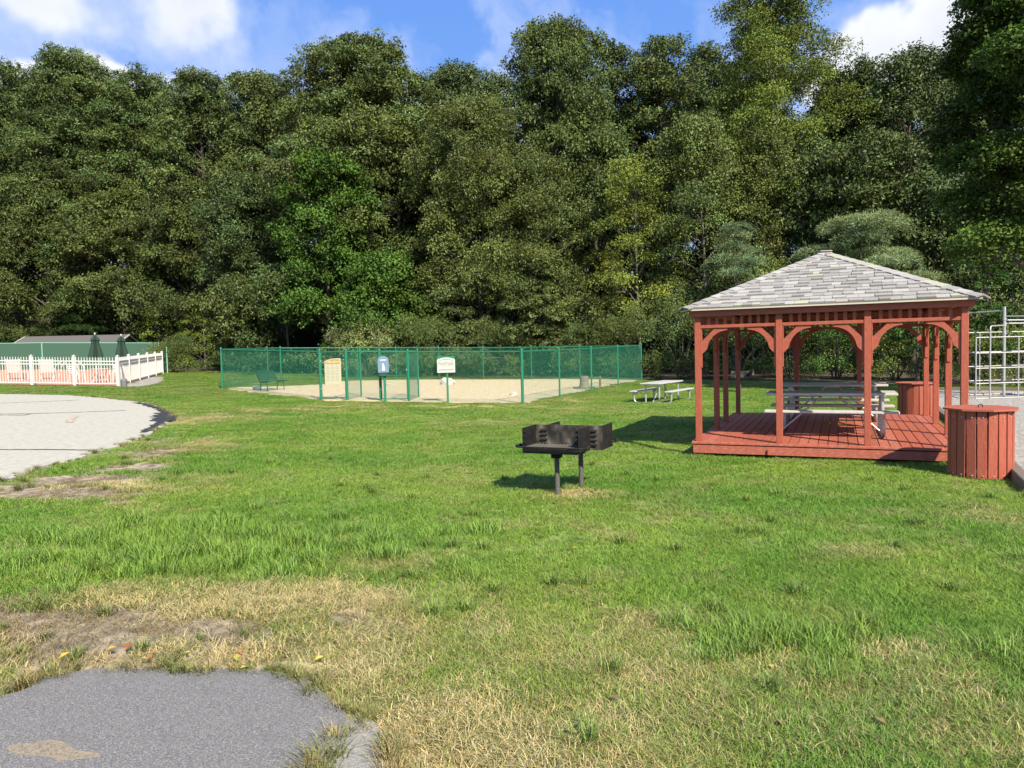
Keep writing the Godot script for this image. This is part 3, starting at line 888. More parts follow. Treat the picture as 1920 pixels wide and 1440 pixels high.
func hip_caps(roof: Node3D, corner: Vector3, apex: Vector3, na: Vector3, nb: Vector3) -> void:
	# bent cap shingles laid up a hip; na and nb are the normals of the slopes to either side
	var d := (apex - corner).normalized()
	var ln := corner.distance_to(apex)
	var sa := (na.cross(d)).normalized()
	var sb := (d.cross(nb)).normalized()
	if sa.y > 0: sa = -sa
	if sb.y > 0: sb = -sb
	var up := (na + nb).normalized()
	var count := 17
	for i in count:
		var t0 := ln * i / count - 0.01
		var t1 := ln * (i + 1) / count + 0.03
		var mb := MB.new()
		var w := 0.125
		var lo := 0.034 + rng.randf() * 0.004
		var hi := 0.022
		var c0 := corner + d * t0 + up * lo
		var c1 := corner + d * t1 + up * hi
		for s in [[sa, na], [sb, nb]]:
			var o0: Vector3 = corner + d * t0 + s[0] * w + s[1] * (lo - 0.004)
			var o1: Vector3 = corner + d * t1 + s[0] * w + s[1] * (hi - 0.004)
			var q := [c0, o0, o1, c1]
			if (q[1] - q[0]).cross(q[3] - q[0]).dot(s[1]) < 0: q = [c0, c1, o1, o0]
			mb.quad(q[0], q[1], q[2], q[3])
			var dn: Vector3 = s[1] * -0.022
			mb.quad(q[0] + dn, q[3] + dn, q[2] + dn, q[1] + dn)
			mb.quad(o0, o0 + dn, o1 + dn, o1)
			mb.quad(c0, c0 + dn, o0 + dn, o0)
		put("hip_cap", mb, M.shingle[rng.randi() % 5] if rng.randf() > 0.12 else M.shingle_moss, roof)

func make_gazebo() -> void:
	var g := thing("gazebo", "red painted wooden gazebo with grey shingle hip roof and open arches", "gazebo", Vector3(2.985, 0, -11.777), -YAW)
	# floor
	var deck := Node3D.new()
	deck.name = "deck"
	g.add_child(deck)
	var bw := (GW + 0.12) / 27.0
	var bm := boxm(Vector3(bw - 0.010, 0.034, GD + 0.11), 0.003)
	for i in 27:
		put("floor_board", bm, M.red_floor[rng.randi() % 3], deck, at(-0.06 + bw * (i + 0.5), 0.298 + rng.randf_range(-0.0012, 0.0012), -GD * 0.5))
	var wx := GW + 0.20
	var wz := GD + 0.19
	for s in [[GW * 0.5, 0.085, 0.0, wx], [GW * 0.5, -GD - 0.085, 0.0, wx], [-0.085, -GD * 0.5, PI / 2, wz - 0.11], [GW + 0.085, -GD * 0.5, PI / 2, wz - 0.11]]:
		var bs := Basis(Vector3.UP, s[2])
		put("rim_board", boxm(Vector3(s[3], 0.04, 0.048), 0.005), M.red_worn, deck, Transform3D(bs, Vector3(s[0], 0.297, s[1])))
		put("skirt_board", boxm(Vector3(s[3] - 0.04, 0.128, 0.020), 0.003), M.red_worn, deck, Transform3D(bs, Vector3(s[0], 0.199, s[1])))
	put("patch_block", boxm(Vector3(0.10, 0.09, 0.03), 0.004), M.red_worn, deck, at(1.10, 0.185, 0.117))
	for i in 4:
		for j in 4:
			put("pier", boxm(Vector3(0.18, 0.30, 0.18)), M.timber, deck, at(0.15 + i * (GW - 0.3) / 3.0, 0.125, -0.2 - j * (GD - 0.4) / 3.0))
	# posts
	var front := []; var back := []; var left := [0.0, 1.898, 3.077, GD]; var right := [0.0, GD / 3.0, GD * 2.0 / 3.0, GD]
	var post := boxm(Vector3(0.092, 2.02, 0.092), 0.004)
	for i in 4:
		front.append(Vector3(GW * i / 3.0, 0, 0)); back.append(Vector3(GW * i / 3.0, 0, -GD))
		put("post", post, M.red_y, g, at(front[i].x, 1.325, 0))
		put("post", post, M.red_y, g, at(back[i].x, 1.325, -GD))
	for i in [1, 2]:
		put("post", post, M.red_y, g, at(0, 1.325, -left[i]))
		put("post", post, M.red_y, g, at(GW, 1.325, -right[i]))
	for i in 3:
		bay(g, front[i], front[i + 1], 8)
		bay(g, back[i + 1], back[i], 8)
		bay(g, Vector3(0, 0, -left[i + 1]), Vector3(0, 0, -left[i]), 6 if i == 1 else 11)
		bay(g, Vector3(GW, 0, -right[i]), Vector3(GW, 0, -right[i + 1]), 11)
	# beams on the posts
	put("beam", boxm(Vector3(GW + 0.10, 0.10, 0.085), 0.004), M.red_x, g, at(GW * 0.5, 2.386, 0))
	put("beam", boxm(Vector3(GW + 0.10, 0.10, 0.085), 0.004), M.red_x, g, at(GW * 0.5, 2.386, -GD))
	for u in [0.0, GW]:
		put("beam", boxm(Vector3(0.085, 0.098, GD - 0.09), 0.004), M.red_z, g, at(u, 2.386, -GD * 0.5))
	# roof
	var roof := Node3D.new()
	roof.name = "roof"
	g.add_child(roof)
	var ov := 0.188
	var he := 2.424
	var apex := Vector3(GW * 0.5, 3.451, -GD * 0.5)
	var c := [Vector3(-ov, he, ov), Vector3(GW + ov, he, ov), Vector3(GW + ov, he, -GD - ov), Vector3(-ov, he, -GD - ov)]
	var nrm := []
	for i in 4:
		roof_slope(roof, c[i], c[(i + 1) % 4], apex, i == 0)
		nrm.append((c[(i + 1) % 4] - c[i]).cross(apex - c[i]).normalized())
	for i in 4:
		hip_caps(roof, c[i], apex, nrm[i], nrm[(i + 3) % 4])
	var cap := MB.new()
	cap.box(Transform3D(Basis(Vector3.UP, 0.3), apex + Vector3(0, 0.022, 0)), Vector3(0.2, 0.02, 0.2), 0.006)
	put("ridge_cap", cap, M.shingle[2], roof)
	for i in 4:
		var a: Vector3 = c[i]; var b: Vector3 = c[(i + 1) % 4]
		var inw := (b - a).normalized().cross(Vector3.UP) * -1.0
		put("drip_edge", boxm(Vector3(a.distance_to(b) - 0.004, 0.026, 0.012), 0.002), M.drip, roof, Transform3D(along(a, b).basis, (a + b) * 0.5 + inw * 0.010 - Vector3.UP * 0.022))
		put("fascia", boxm(Vector3(a.distance_to(b) - 0.18, 0.092, 0.03), 0.004), M.red_x, roof, Transform3D(along(a, b).basis, (a + b) * 0.5 + inw * 0.088 - Vector3.UP * 0.080))
		put("hip_rafter", boxm(Vector3(a.distance_to(apex) - 0.35, 0.10, 0.04)), M.red_x, roof, Transform3D(along(a, apex).basis, (a + apex) * 0.5 - Vector3.UP * 0.11))

# ---------------------------------------------------------------- picnic tables
func make_table(label: String, pos: Vector3, turn: float, ln: float) -> Node3D:
	var t := thing("picnic_table", label, "picnic table", pos, turn, "grey picnic tables with pipe legs")
	var pl := boxm(Vector3(ln, 0.042, 0.228), 0.008)
	for i in 3: put("top_plank", pl, M.alu, t, at(0, 0.681, (i - 1) * 0.234))
	for s in [-1, 1]: put("seat_plank", pl, M.alu, t, at(0, 0.421, s * 0.62))
	for e in [-1, 1]:
		var x: float = e * (ln * 0.5 - 0.22)
		var pts := [Vector3(x, 0.38, -0.66), Vector3(x, 0.20, -0.655)]
		for i in 6:
			var a := i / 5.0 * PI * 0.5
			pts.append(Vector3(x, 0.175 - 0.145 * sin(a), -0.655 + 0.145 * (1 - cos(a))))
		for i in range(5, -1, -1):
			var a := i / 5.0 * PI * 0.5
			pts.append(Vector3(x, 0.175 - 0.145 * sin(a), 0.655 - 0.145 * (1 - cos(a))))
		pts.append(Vector3(x, 0.20, 0.655)); pts.append(Vector3(x, 0.38, 0.66))
		var mb := MB.new()
		mb.tube(pts, 0.03, 8)
		put("runner_pipe", mb, M.galv, t)
		for s in [-1, 1]:
			put("leg", rod(Vector3(x, 0.04, s * 0.24), Vector3(x, 0.655, s * 0.235), 0.03), M.galv, t)
			var gus := MB.new()
			gus.prism(PackedVector2Array([Vector2(-0.11, 0), Vector2(0.11, 0), Vector2(0.03, -0.10), Vector2(-0.03, -0.10)]), 0.05, Transform3D(Basis(Vector3.UP, PI / 2), Vector3(x, 0.399, s * 0.64)))
			put("seat_bracket", gus, M.galv, t)
		put("top_bearer", boxm(Vector3(0.05, 0.035, 0.62), 0.004), M.galv, t, at(x, 0.642, 0))
		put("brace", rod(Vector3(x - e * 0.03, 0.06, 0.0), Vector3(e * 0.10, 0.655, 0.0), 0.016), M.galv, t)
	put("centre_bearer", boxm(Vector3(0.24, 0.02, 0.60), 0.003), M.galv, t, at(0, 0.649, 0))
	return t

# ---------------------------------------------------------------- litter bins
func make_bin(label: String, pos: Vector3, turn: float) -> void:
	var t := thing("litter_bin", label, "bin", pos, turn, "red slatted litter bins")
	var liner := MB.new()
	liner.lathe([Vector2(0.0, 0.02), Vector2(0.315, 0.02), Vector2(0.325, 0.80), Vector2(0.0, 0.80)], 24)
	put("liner", liner, M.black, t)
	var n := 19
	var sl := boxm(Vector3(0.104, 0.84, 0.02), 0.003)
	var bolt := boxm(Vector3(0.016, 0.016, 0.01), 0.003)
	for i in n:
		var a := TAU * i / n
		var o := Vector3(sin(a), 0, cos(a))
		var bs := Basis(Vector3.UP, a) * Basis(Vector3.FORWARD, rng.randf_range(-0.012, 0.012))
		var s := put("slat", sl, M.red_y, t, Transform3D(bs, o * (0.35 + rng.randf_range(-0.004, 0.004)) + Vector3.UP * 0.43))
		for h in [-0.385, 0.345]: put("bolt", bolt, M.galv, s, at(0.01, h, 0.0145))
	for h in [0.10, 0.72]:
		var ring := MB.new()
		ring.lathe([Vector2(0.326, h - 0.03), Vector2(0.337, h - 0.03), Vector2(0.337, h + 0.03), Vector2(0.326, h + 0.03)], 24)
		put("hoop", ring, M.galv, t)
	var oct := PackedVector2Array()
	for i in 8: oct.append(Vector2(cos(TAU * (i + 0.5) / 8), sin(TAU * (i + 0.5) / 8)) * 0.435)
	var lid := MB.new()
	lid.prism(oct, 0.022, Transform3D(Basis(Vector3.RIGHT, -PI / 2), Vector3(0, 0.866, 0)))
	var l := put("lid", lid, M.red_z, t)
	var hk := MB.new()
	hk.tube([Vector3(-0.03, 0.876, 0), Vector3(-0.03, 0.90, 0), Vector3(-0.015, 0.915, 0), Vector3(0.015, 0.915, 0), Vector3(0.03, 0.90, 0), Vector3(0.03, 0.876, 0)], 0.006, 6)
	put("handle", hk, M.black, l)

# ---------------------------------------------------------------- grills
func make_grill(label: String, pos: Vector3, turn: float, group: String) -> void:
	var t := thing("park_grill", label, "grill", pos, turn, group)
	var w := 0.70
	var d := 0.42
	var y0 := 0.52
	var h := 0.29
	put("post", rod(Vector3(0, -0.1, 0), Vector3(0, y0 - 0.01, 0), 0.030, 14), M.post, t)
	put("collar", boxm(Vector3(0.11, 0.07, 0.11), 0.006), M.soot, t, at(0, y0 - 0.042, 0))
	put("fire_pan", boxm(Vector3(w, 0.006, d), 0.002), M.burnt, t, at(0, y0, 0))
	put("back_plate", boxm(Vector3(w, h, 0.006), 0.002), M.burnt, t, at(0, y0 + h * 0.5 + 0.004, -d * 0.5 + 0.003))
	for s in [-1, 1]:
		var side := put("side_plate", boxm(Vector3(0.006, h, d - 0.008), 0.002), M.soot, t, at(s * (w * 0.5 - 0.003), y0 + h * 0.5 + 0.004, 0.004))
		for i in 4:
			put("grate_stop", boxm(Vector3(0.030, 0.020, 0.026), 0.006), M.soot, side, at(-s * 0.012, -0.09 + i * 0.062, d * 0.5 - 0.035))
		put("seam", boxm(Vector3(0.008, h - 0.06, 0.010), 0.002), M.soot, side, at(-s * 0.004, 0, -d * 0.5 + 0.05))
		for i in 4:
			for o in [-1, 1]:
				put("louver", boxm(Vector3(0.095, 0.005, 0.030), 0.002), M.soot, t, Transform3D(Basis(Vector3.RIGHT, o * 0.75), Vector3(s * 0.235, y0 + 0.06 + i * 0.056, -d * 0.5 + 0.003 + o * 0.014)))
	# cooking grate on a bent rod with handles at both ends
	var gy0 := y0 + 0.075
	var loop := MB.new()
	var fz := d * 0.5 + 0.055
	var fx := w * 0.5 + 0.07
	loop.tube([Vector3(-w * 0.5 - 0.02, gy0, 0.02), Vector3(-fx, gy0, 0.06), Vector3(-fx - 0.01, gy0, fz - 0.06), Vector3(-fx + 0.03, gy0, fz - 0.01), Vector3(-fx + 0.08, gy0, fz), Vector3(fx - 0.08, gy0, fz), Vector3(fx - 0.03, gy0, fz - 0.01), Vector3(fx + 0.01, gy0, fz - 0.06), Vector3(fx, gy0, 0.06), Vector3(w * 0.5 + 0.02, gy0, 0.02)], 0.010, 8)
	put("handle_rod", loop, M.soot, t)
	for s in [-1, 1]:
		put("handle_grip", rod(Vector3(s * (fx + 0.004), gy0, 0.07), Vector3(s * (fx + 0.008), gy0, fz - 0.07), 0.019, 10), M.black, t)
	for i in 15:
		var x := lerpf(-w * 0.5 + 0.04, w * 0.5 - 0.04, i / 14.0)
		put("grate_bar", rod(Vector3(x, gy0 - 0.012, -d * 0.5 + 0.06), Vector3(x, gy0 - 0.004, fz), 0.0055, 6), M.grate, t)
	put("front_lip", boxm(Vector3(w - 0.01, 0.045, 0.006), 0.002), M.soot, t, at(0, y0 + 0.031, d * 0.5 - 0.004))

# ---------------------------------------------------------------- wire fence
func chain_link(f: Node3D, a: Vector3, b: Vector3, h: float, called := "wire_mesh") -> MeshInstance3D:
	var mb := MB.new()
	var x := b - a
	var ln := Vector2(x.x, x.z).length()
	var p := 0.0745
	var r := 0.0021
	var k := -h
	while k < ln:
		for way in 2:
			var s0 := k
			var s1 := k + h
			var t0 := 0.0
			var t1 := h
			if s0 < 0: t0 = -s0; s0 = 0.0
			if s1 > ln: t1 = h - (s1 - ln); s1 = ln
			if t1 - t0 > 0.02:
				if way == 1: t0 = h - t0; t1 = h - t1
				var pa := a + x * (s0 / ln) + Vector3.UP * t0
				var pb := a + x * (s1 / ln) + Vector3.UP * t1
				mb.tube([pa, pb], r, 3, false)
		k += p
	var o := put(called, mb, M.green_wire, f)
	o.set_meta("kind", "stuff")
	return o

func fence_post(f: Node3D, p: Vector3, h: float, r: float) -> void:
	var mb := MB.new()
	mb.tube([p - Vector3.UP * 0.1, p + Vector3.UP * (h + 0.03)], r, 10)
	mb.lathe([Vector2(r * 1.12, 0), Vector2(r * 1.1, 0.02), Vector2(r * 0.7, 0.05), Vector2(0.001, 0.06)], 10, p + Vector3.UP * (h + 0.03))
	put("post", mb, M.green_paint, f)

func run(f: Node3D, pts: Array, h: float, big: Array) -> void:
	for i in pts.size():
		var p := on(pts[i].x, pts[i].y)
		if big[i] >= 0.0: fence_post(f, p, h, big[i])
		if i == 0: continue
		var q := on(pts[i - 1].x, pts[i - 1].y)
		chain_link(f, q + Vector3.UP * 0.03, p + Vector3.UP * 0.03, h)
		put("top_rail", rod(q + Vector3.UP * (h - 0.02), p + Vector3.UP * (h - 0.02), 0.021, 8), M.green_paint, f)

func gate(f: Node3D, a2: Vector2, b2: Vector2, h: float, mid: bool) -> void:
	var a := on(a2.x, a2.y, 0.08); var b := on(b2.x, b2.y, 0.08)
	b.y = a.y
	var d := (b - a).normalized()
	a += d * 0.05; b -= d * 0.05
	var g := Node3D.new()
	g.name = numbered("gate", f)
	f.add_child(g)
	var up := Vector3.UP * (h - 0.12)
	var mb := MB.new()
	for s in [[a, a + up], [b, b + up]]:
		put("stile", rod(s[0], s[1], 0.021), M.green_paint, g)
	for y in ([0.0, 0.5, 1.0] if mid else [0.0, 1.0]):
		put("cross_rail", rod(a + up * y, b + up * y, 0.019), M.green_paint, g)
	chain_link(g, a, b, h - 0.12)
	for y in [0.2, 0.8]:
		put("hinge", boxm(Vector3(0.10, 0.05, 0.06), 0.006), M.galv, g, Transform3D(along(a, b).basis, a + up * y - d * 0.03))
	put("latch", boxm(Vector3(0.10, 0.06, 0.05), 0.006), M.galv, g, Transform3D(along(a, b).basis, b + up * 0.62 + d * 0.02))

func make_dog_run() -> void:
	var h := 1.80
	var f := thing("chain_link_fence", "green chain link fence with two gates round the sandy dog run", "fence", Vector3.ZERO)
	var gl := Vector2(-7.04, -27.06); var gm := Vector2(-6.0, -26.75); var g2 := Vector2(-4.75, -26.5); var g3 := Vector2(-3.68, -26.2)
	var corner := Vector2(0.35, -25.02); var lc := Vector2(-13.14, -33.4)
	var right := [corner, Vector2(1.80, -27.86), Vector2(3.35, -31.0), Vector2(4.95, -34.3), Vector2(6.65, -37.74)]
	run(f, [lc, Vector2(-10.1, -30.2), gl], h, [0.04, -1.0, 0.045])
	run(f, [gm, g2], h, [0.05, 0.04])
	run(f, [g3, Vector2(-1.7, -25.62), corner], h, [0.04, -1.0, 0.052])
	run(f, right, h, [-1.0, 0.035, 0.038, 0.032, 0.04])
	run(f, [right[4], Vector2(5.0, -38.9), Vector2(3.7, -39.9), Vector2(1.1, -41.0), Vector2(-1.6, -41.5), Vector2(-4.1, -41.6), Vector2(-6.5, -41.5), Vector2(-8.6, -41.2), Vector2(-12.4, -39.6)], h, [-1.0, -1.0, 0.03, 0.03, 0.03, 0.03, 0.03, 0.03, 0.035])
	run(f, [Vector2(-12.4, -39.6), Vector2(-12.9, -39.0), lc], h, [-1.0, 0.03, -1.0])
	gate(f, gl, gm, h, true)
	gate(f, g2, g3, h, true)
	# entry pen between the gates
	run(f, [gm, Vector2(-5.85, -28.5), Vector2(-3.6, -28.3), g3], h, [-1.0, 0.032, 0.032, -1.0])
	# notice board on the first gate
	var p := on(-6.48, -26.83)
	var face := along(on(gl.x, gl.y), on(gm.x, gm.y)).basis
	face = Basis(Vector3.UP, atan2(-(gm.y - gl.y), gm.x - gl.x))
	var s := thing("notice_board", "cream notice board with gold heading on the left gate", "sign", p)
	s.basis = face
	var mb := MB.new()
	mb.prism(PackedVector2Array([Vector2(-0.33, 0.60), Vector2(0.33, 0.60), Vector2(0.33, 1.52), Vector2(0.27, 1.54), Vector2(0.0, 1.53), Vector2(-0.2, 1.49), Vector2(-0.33, 1.44)]), 0.02, at(0, 0, 0.06))
	put("panel", mb, M.cream_sign, s)
	mb = MB.new()
	mb.prism(PackedVector2Array([Vector2(-0.29, 1.34), Vector2(0.29, 1.34), Vector2(0.29, 1.50), Vector2(0.0, 1.51), Vector2(-0.29, 1.43)]), 0.006, at(0, 0, 0.074))
	put("heading", mb, M.gold, s)
	for i in 8:
		put("heading_stroke", boxm(Vector3(0.045, 0.05 + 0.03 * (i % 3), 0.004)), M.cream_sign, s, Transform3D(Basis(Vector3.BACK, -0.25), Vector3(-0.24 + i * 0.068, 1.405, 0.08)))
	for i in 11:
		for k in 3:
			put("print_line", boxm(Vector3(0.10 + 0.07 * ((i * 7 + k * 3) % 3) / 2.0, 0.008, 0.003)), M.ink_pale, s, at(-0.2 + k * 0.19, 1.27 - i * 0.055, 0.073))
	for y in [0.75, 1.40]: put("fixing", boxm(Vector3(0.05, 0.03, 0.06)), M.galv, s, at(0.2, y, 0.02))
	# bag dispenser on a post
	var dp := thing("bag_dispenser", "blue grey bag dispenser on a green post at the second gate", "dispenser", on(-4.55, -26.15), 0.15)
	put("post", boxm(Vector3(0.09, 1.5, 0.06), 0.01), M.green_paint, dp, at(0.03, 0.72, 0))
	mb = MB.new()
	var dome := PackedVector2Array([Vector2(-0.19, 1.05), Vector2(0.19, 1.05)])
	for i in 9:
		var a := PI * i / 8.0
		dome.append(Vector2(cos(a) * 0.19, 1.50 + sin(a) * 0.13))
	mb.prism(dome, 0.10, at(0, 0, 0.08))
	put("box", mb, M.blue, dp)
	mb = MB.new()
	mb.prism(PackedVector2Array([Vector2(-0.05, 1.12), Vector2(0.06, 1.12), Vector2(0.05, 1.24), Vector2(0.0, 1.38), Vector2(-0.025, 1.38), Vector2(-0.03, 1.25)]), 0.004, at(0, 0, 0.133))
	put("emblem", mb, M.blue_light, dp)
	put("emblem_band", boxm(Vector3(0.22, 0.03, 0.004)), M.blue_light, dp, at(0, 1.49, 0.133))
	put("tray", boxm(Vector3(0.28, 0.13, 0.12), 0.02), M.bench_green, dp, at(-0.02, 0.97, 0.06))
	# white sign on its own post
	var w := thing("post_sign", "white sign with curved green top on a post before the wire fence", "sign", on(-2.28, -25.66), 0.1)
	put("post", boxm(Vector3(0.07, 1.15, 0.06), 0.006), M.green_paint, w, at(0.03, 0.5, 0))
	mb = MB.new()
	mb.box(at(0, 1.35, 0.05), Vector3(0.62, 0.56, 0.02), 0.004)
	put("panel", mb, M.green_paint, w)
	mb = MB.new()
	var arch := PackedVector2Array([Vector2(-0.31, 1.06), Vector2(0.31, 1.06)])
	for i in 11:
		var q := 1.0 - i / 5.0
		arch.append(Vector2(q * 0.31, 1.585 - 0.07 * q * q))
	mb.prism(arch, 0.006, at(0, 0, 0.0645))
	put("face", mb, M.white_sign, w)
	lettering(w, "PooPrints", 0.54, 0.135, Vector3(0, 1.375, 0.0685), M.ink_green)
	for i in 13:
		var q := (i - 6) / 6.0
		put("print_stroke", boxm(Vector3(0.030, 0.018, 0.003)), M.ink_green, w, Transform3D(Basis(Vector3.BACK, -q * 0.22), Vector3(q * 0.23, 1.515 - 0.035 * q * q, 0.069)))
	put("print_line", boxm(Vector3(0.44, 0.012, 0.003)), M.ink_pale, w, at(0, 1.285, 0.069))
	put("print_line", boxm(Vector3(0.30, 0.008, 0.003)), M.ink_pale, w, at(0, 1.23, 0.069))
	for i in 12:
		put("print_stroke", boxm(Vector3(0.036, 0.024, 0.003)), M.ink, w, at(-0.235 + i * 0.0427, 1.155, 0.069))
	# bench inside
	var bn := thing("park_bench", "dark green slatted metal bench on the sand behind the wire fence", "bench", on(-10.5, -32.1, 0.02), 1.3)
	for e in [-0.62, 0.62]:
		var fr := MB.new()
		fr.tube([Vector3(e, 0.86, -0.34), Vector3(e, 0.62, -0.24), Vector3(e, 0.42, -0.14), Vector3(e, 0.36, -0.04), Vector3(e, 0.38, 0.14), Vector3(e, 0.42, 0.34), Vector3(e, 0.38, 0.38)], 0.022, 6)
		put("end_frame", fr, M.bench_green, bn)
		for z in [-0.12, 0.24]: put("leg", rod(Vector3(e, 0, z), Vector3(e, 0.38, z * 0.8), 0.02, 6), M.bench_green, bn)
	for i in 6: put("seat_slat", boxm(Vector3(1.4, 0.016, 0.05), 0.003), M.bench_green, bn, at(0, 0.405 + absf(i - 2) * 0.006, -0.05 + i * 0.07))
	for i in 7:
		put("back_slat", boxm(Vector3(1.4, 0.05, 0.016), 0.003), M.bench_green, bn, Transform3D(Basis(Vector3.RIGHT, -0.42), Vector3(0, 0.48 + i * 0.062, -0.155 - i * 0.027)))
	# loose things on the sand
	boulder("pale angular boulder on the sand behind the white sign", on(-3.2, -36.4), Vector3(0.75, 0.42, 0.5), 5)
	boulder("small brown stone on the sand near the front fence corner", on(0.05, -29.0), Vector3(0.28, 0.2, 0.22), 6)
	boulder("flat dark stone on the sand seen through the second gate", on(-6.0, -36.0), Vector3(0.35, 0.12, 0.25), 7)
	boulder("rounded grey stone beside the bench", on(-11.3, -32.5), Vector3(0.4, 0.25, 0.3), 8)
	var st := thing("tree_stump", "grey upright log stump on the sand near the right fence", "stump", on(3.2, -32.6))
	mb = MB.new()
	mb.lathe([Vector2(0.27, -0.05), Vector2(0.22, 0.1), Vector2(0.19, 0.3), Vector2(0.2, 0.55), Vector2(0.001, 0.56)], 12)
	put("log", mb, M.log, st)
	mb = MB.new()
	mb.lathe([Vector2(0.30, 0.0), Vector2(0.5, 0.0), Vector2(0.5, 0.05), Vector2(0.30, 0.06)], 14)
	put("base_ring", mb, M.timber, st)
	var sp := thing("short_post", "short dark wooden post on the sand right of the log stump", "post", on(3.95, -33.0))
	put("stake", boxm(Vector3(0.09, 0.55, 0.09), 0.01), M.timber, sp, at(0, 0.25, 0))
	put("arm", boxm(Vector3(0.36, 0.05, 0.06), 0.01), M.timber, sp, at(-0.14, 0.45, 0.02))

func boulder(label: String, pos: Vector3, size: Vector3, sd: int) -> void:
	var f := FastNoiseLite.new()
	f.seed = sd
	f.frequency = 1.1
	var mb := MB.new()
	var rings := 9
	var seg := 14
	var grid := []
	for j in rings + 1:
		var row := []
		var a := PI * j / rings
		for i in seg:
			var b := TAU * i / seg
			var d := Vector3(sin(a) * cos(b), cos(a), sin(a) * sin(b))
			row.append((d * (1.0 + f.get_noise_3dv(d) * 0.55)) * size * 0.5)
		grid.append(row)
	for j in rings:
		for i in seg:
			var k := (i + 1) % seg
			mb.tri(grid[j][i], grid[j][k], grid[j + 1][k])
			mb.tri(grid[j][i], grid[j + 1][k], grid[j + 1][i])
	var o := put("boulder", mb, M.rock)
	o.position = pos + Vector3.UP * size.y * 0.3
	tag(o, label, "stone", "stones in the dog run")

func lettering(parent: Node3D, words: String, wide: float, tall: float, pos: Vector3, m: Material) -> void:
	var tm := TextMesh.new()
	var fnt := SystemFont.new()
	fnt.font_names = PackedStringArray(["Droid Serif"])
	tm.font = fnt
	tm.text = words
	tm.font_size = 64
	tm.pixel_size = 0.01
	tm.depth = 0.02
	var o := MeshInstance3D.new()
	o.mesh = tm
	o.material_override = m
	o.name = "lettering"
	parent.add_child(o)
	var bb := tm.get_aabb().size
	var k := wide / maxf(bb.x, 0.01)
	o.transform = Transform3D(Basis.from_scale(Vector3(k, tall / maxf(bb.y, 0.01), 0.2)), pos)

# ---------------------------------------------------------------- pool side
func picket_run(f: Node3D, a2: Vector2, b2: Vector2, posts: int, per: int, h: float) -> void:
	var a := on(a2.x, a2.y, 0.03); var b := on(b2.x, b2.y, 0.03)
	var bs := along(Vector3(a.x, 0, a.z), Vector3(b.x, 0, b.z)).basis
	var pk := boxm(Vector3(0.032, h - 0.05, 0.022), 0.004)
	var tip := boxm(Vector3(0.03, 0.02, 0.018), 0.006)
	for i in posts:
		var p := a.lerp(b, i / float(posts - 1))
		if not (i == 0 and f.has_meta("joined")):
			var po := put("post", boxm(Vector3(0.115, h + 0.08, 0.115), 0.006), M.vinyl, f, Transform3D(bs, p + Vector3.UP * (h * 0.5 + 0.03)))
			var cap := MB.new()
			cap.box(at(0, h * 0.5 + 0.058, 0), Vector3(0.15, 0.014, 0.15), 0.004)
			cap.lathe([Vector2(0.09, h * 0.5 + 0.065), Vector2(0.001, h * 0.5 + 0.11)], 4)
			put("post_cap", cap, M.vinyl, po)
		if i == posts - 1: break
		var q := a.lerp(b, (i + 1) / float(posts - 1))
		var ln := p.distance_to(q)
		for y in [0.10, h - 0.32, h - 0.17]:
			put("rail", boxm(Vector3(ln - 0.13, 0.055, 0.04), 0.004), M.vinyl, f, Transform3D(along(p, q).basis, (p + q) * 0.5 + Vector3.UP * y))
		for k in per:
			var t := (k + 0.7) / (per + 0.4)
			var o := put("picket", pk, M.vinyl, f, Transform3D(bs, p.lerp(q, t) + Vector3.UP * (h * 0.5 + 0.03)))
			put("picket_tip", tip, M.vinyl, o, at(0, (h - 0.05) * 0.5 + 0.008, 0))
	f.set_meta("joined", true)

func lounger(label: String, pos: Vector3, turn: float) -> void:
	var t := thing("sun_lounger", label, "sun lounger", pos, turn, "white pool loungers")
	for s in [-1, 1]:
		put("side_rail", boxm(Vector3(0.05, 0.05, 1.3), 0.008), M.vinyl, t, at(s * 0.31, 0.34, -0.55))
		for z in [-1.1, 0.0]: put("leg", rod(Vector3(s * 0.31, 0, z), Vector3(s * 0.31, 0.33, z), 0.024, 6), M.vinyl, t)
		put("arm_rest", boxm(Vector3(0.06, 0.04, 0.45), 0.008), M.vinyl, t, at(s * 0.34, 0.52, -0.15))
		put("back_rail", boxm(Vector3(0.045, 0.86, 0.04), 0.008), M.vinyl, t, Transform3D(Basis(Vector3.RIGHT, 0.45), Vector3(s * 0.31, 0.72, 0.26)))
	for i in 13: put("seat_strap", boxm(Vector3(0.60, 0.012, 0.075), 0.003), M.vinyl, t, at(0, 0.372, -1.15 + i * 0.095))
	for i in 9:
		var k := i * 0.09
		put("back_strap", boxm(Vector3(0.60, 0.075, 0.012), 0.003), M.vinyl, t, Transform3D(Basis(Vector3.RIGHT, 0.45), Vector3(0, 0.40 + k * 0.90, 0.115 + k * 0.435)))

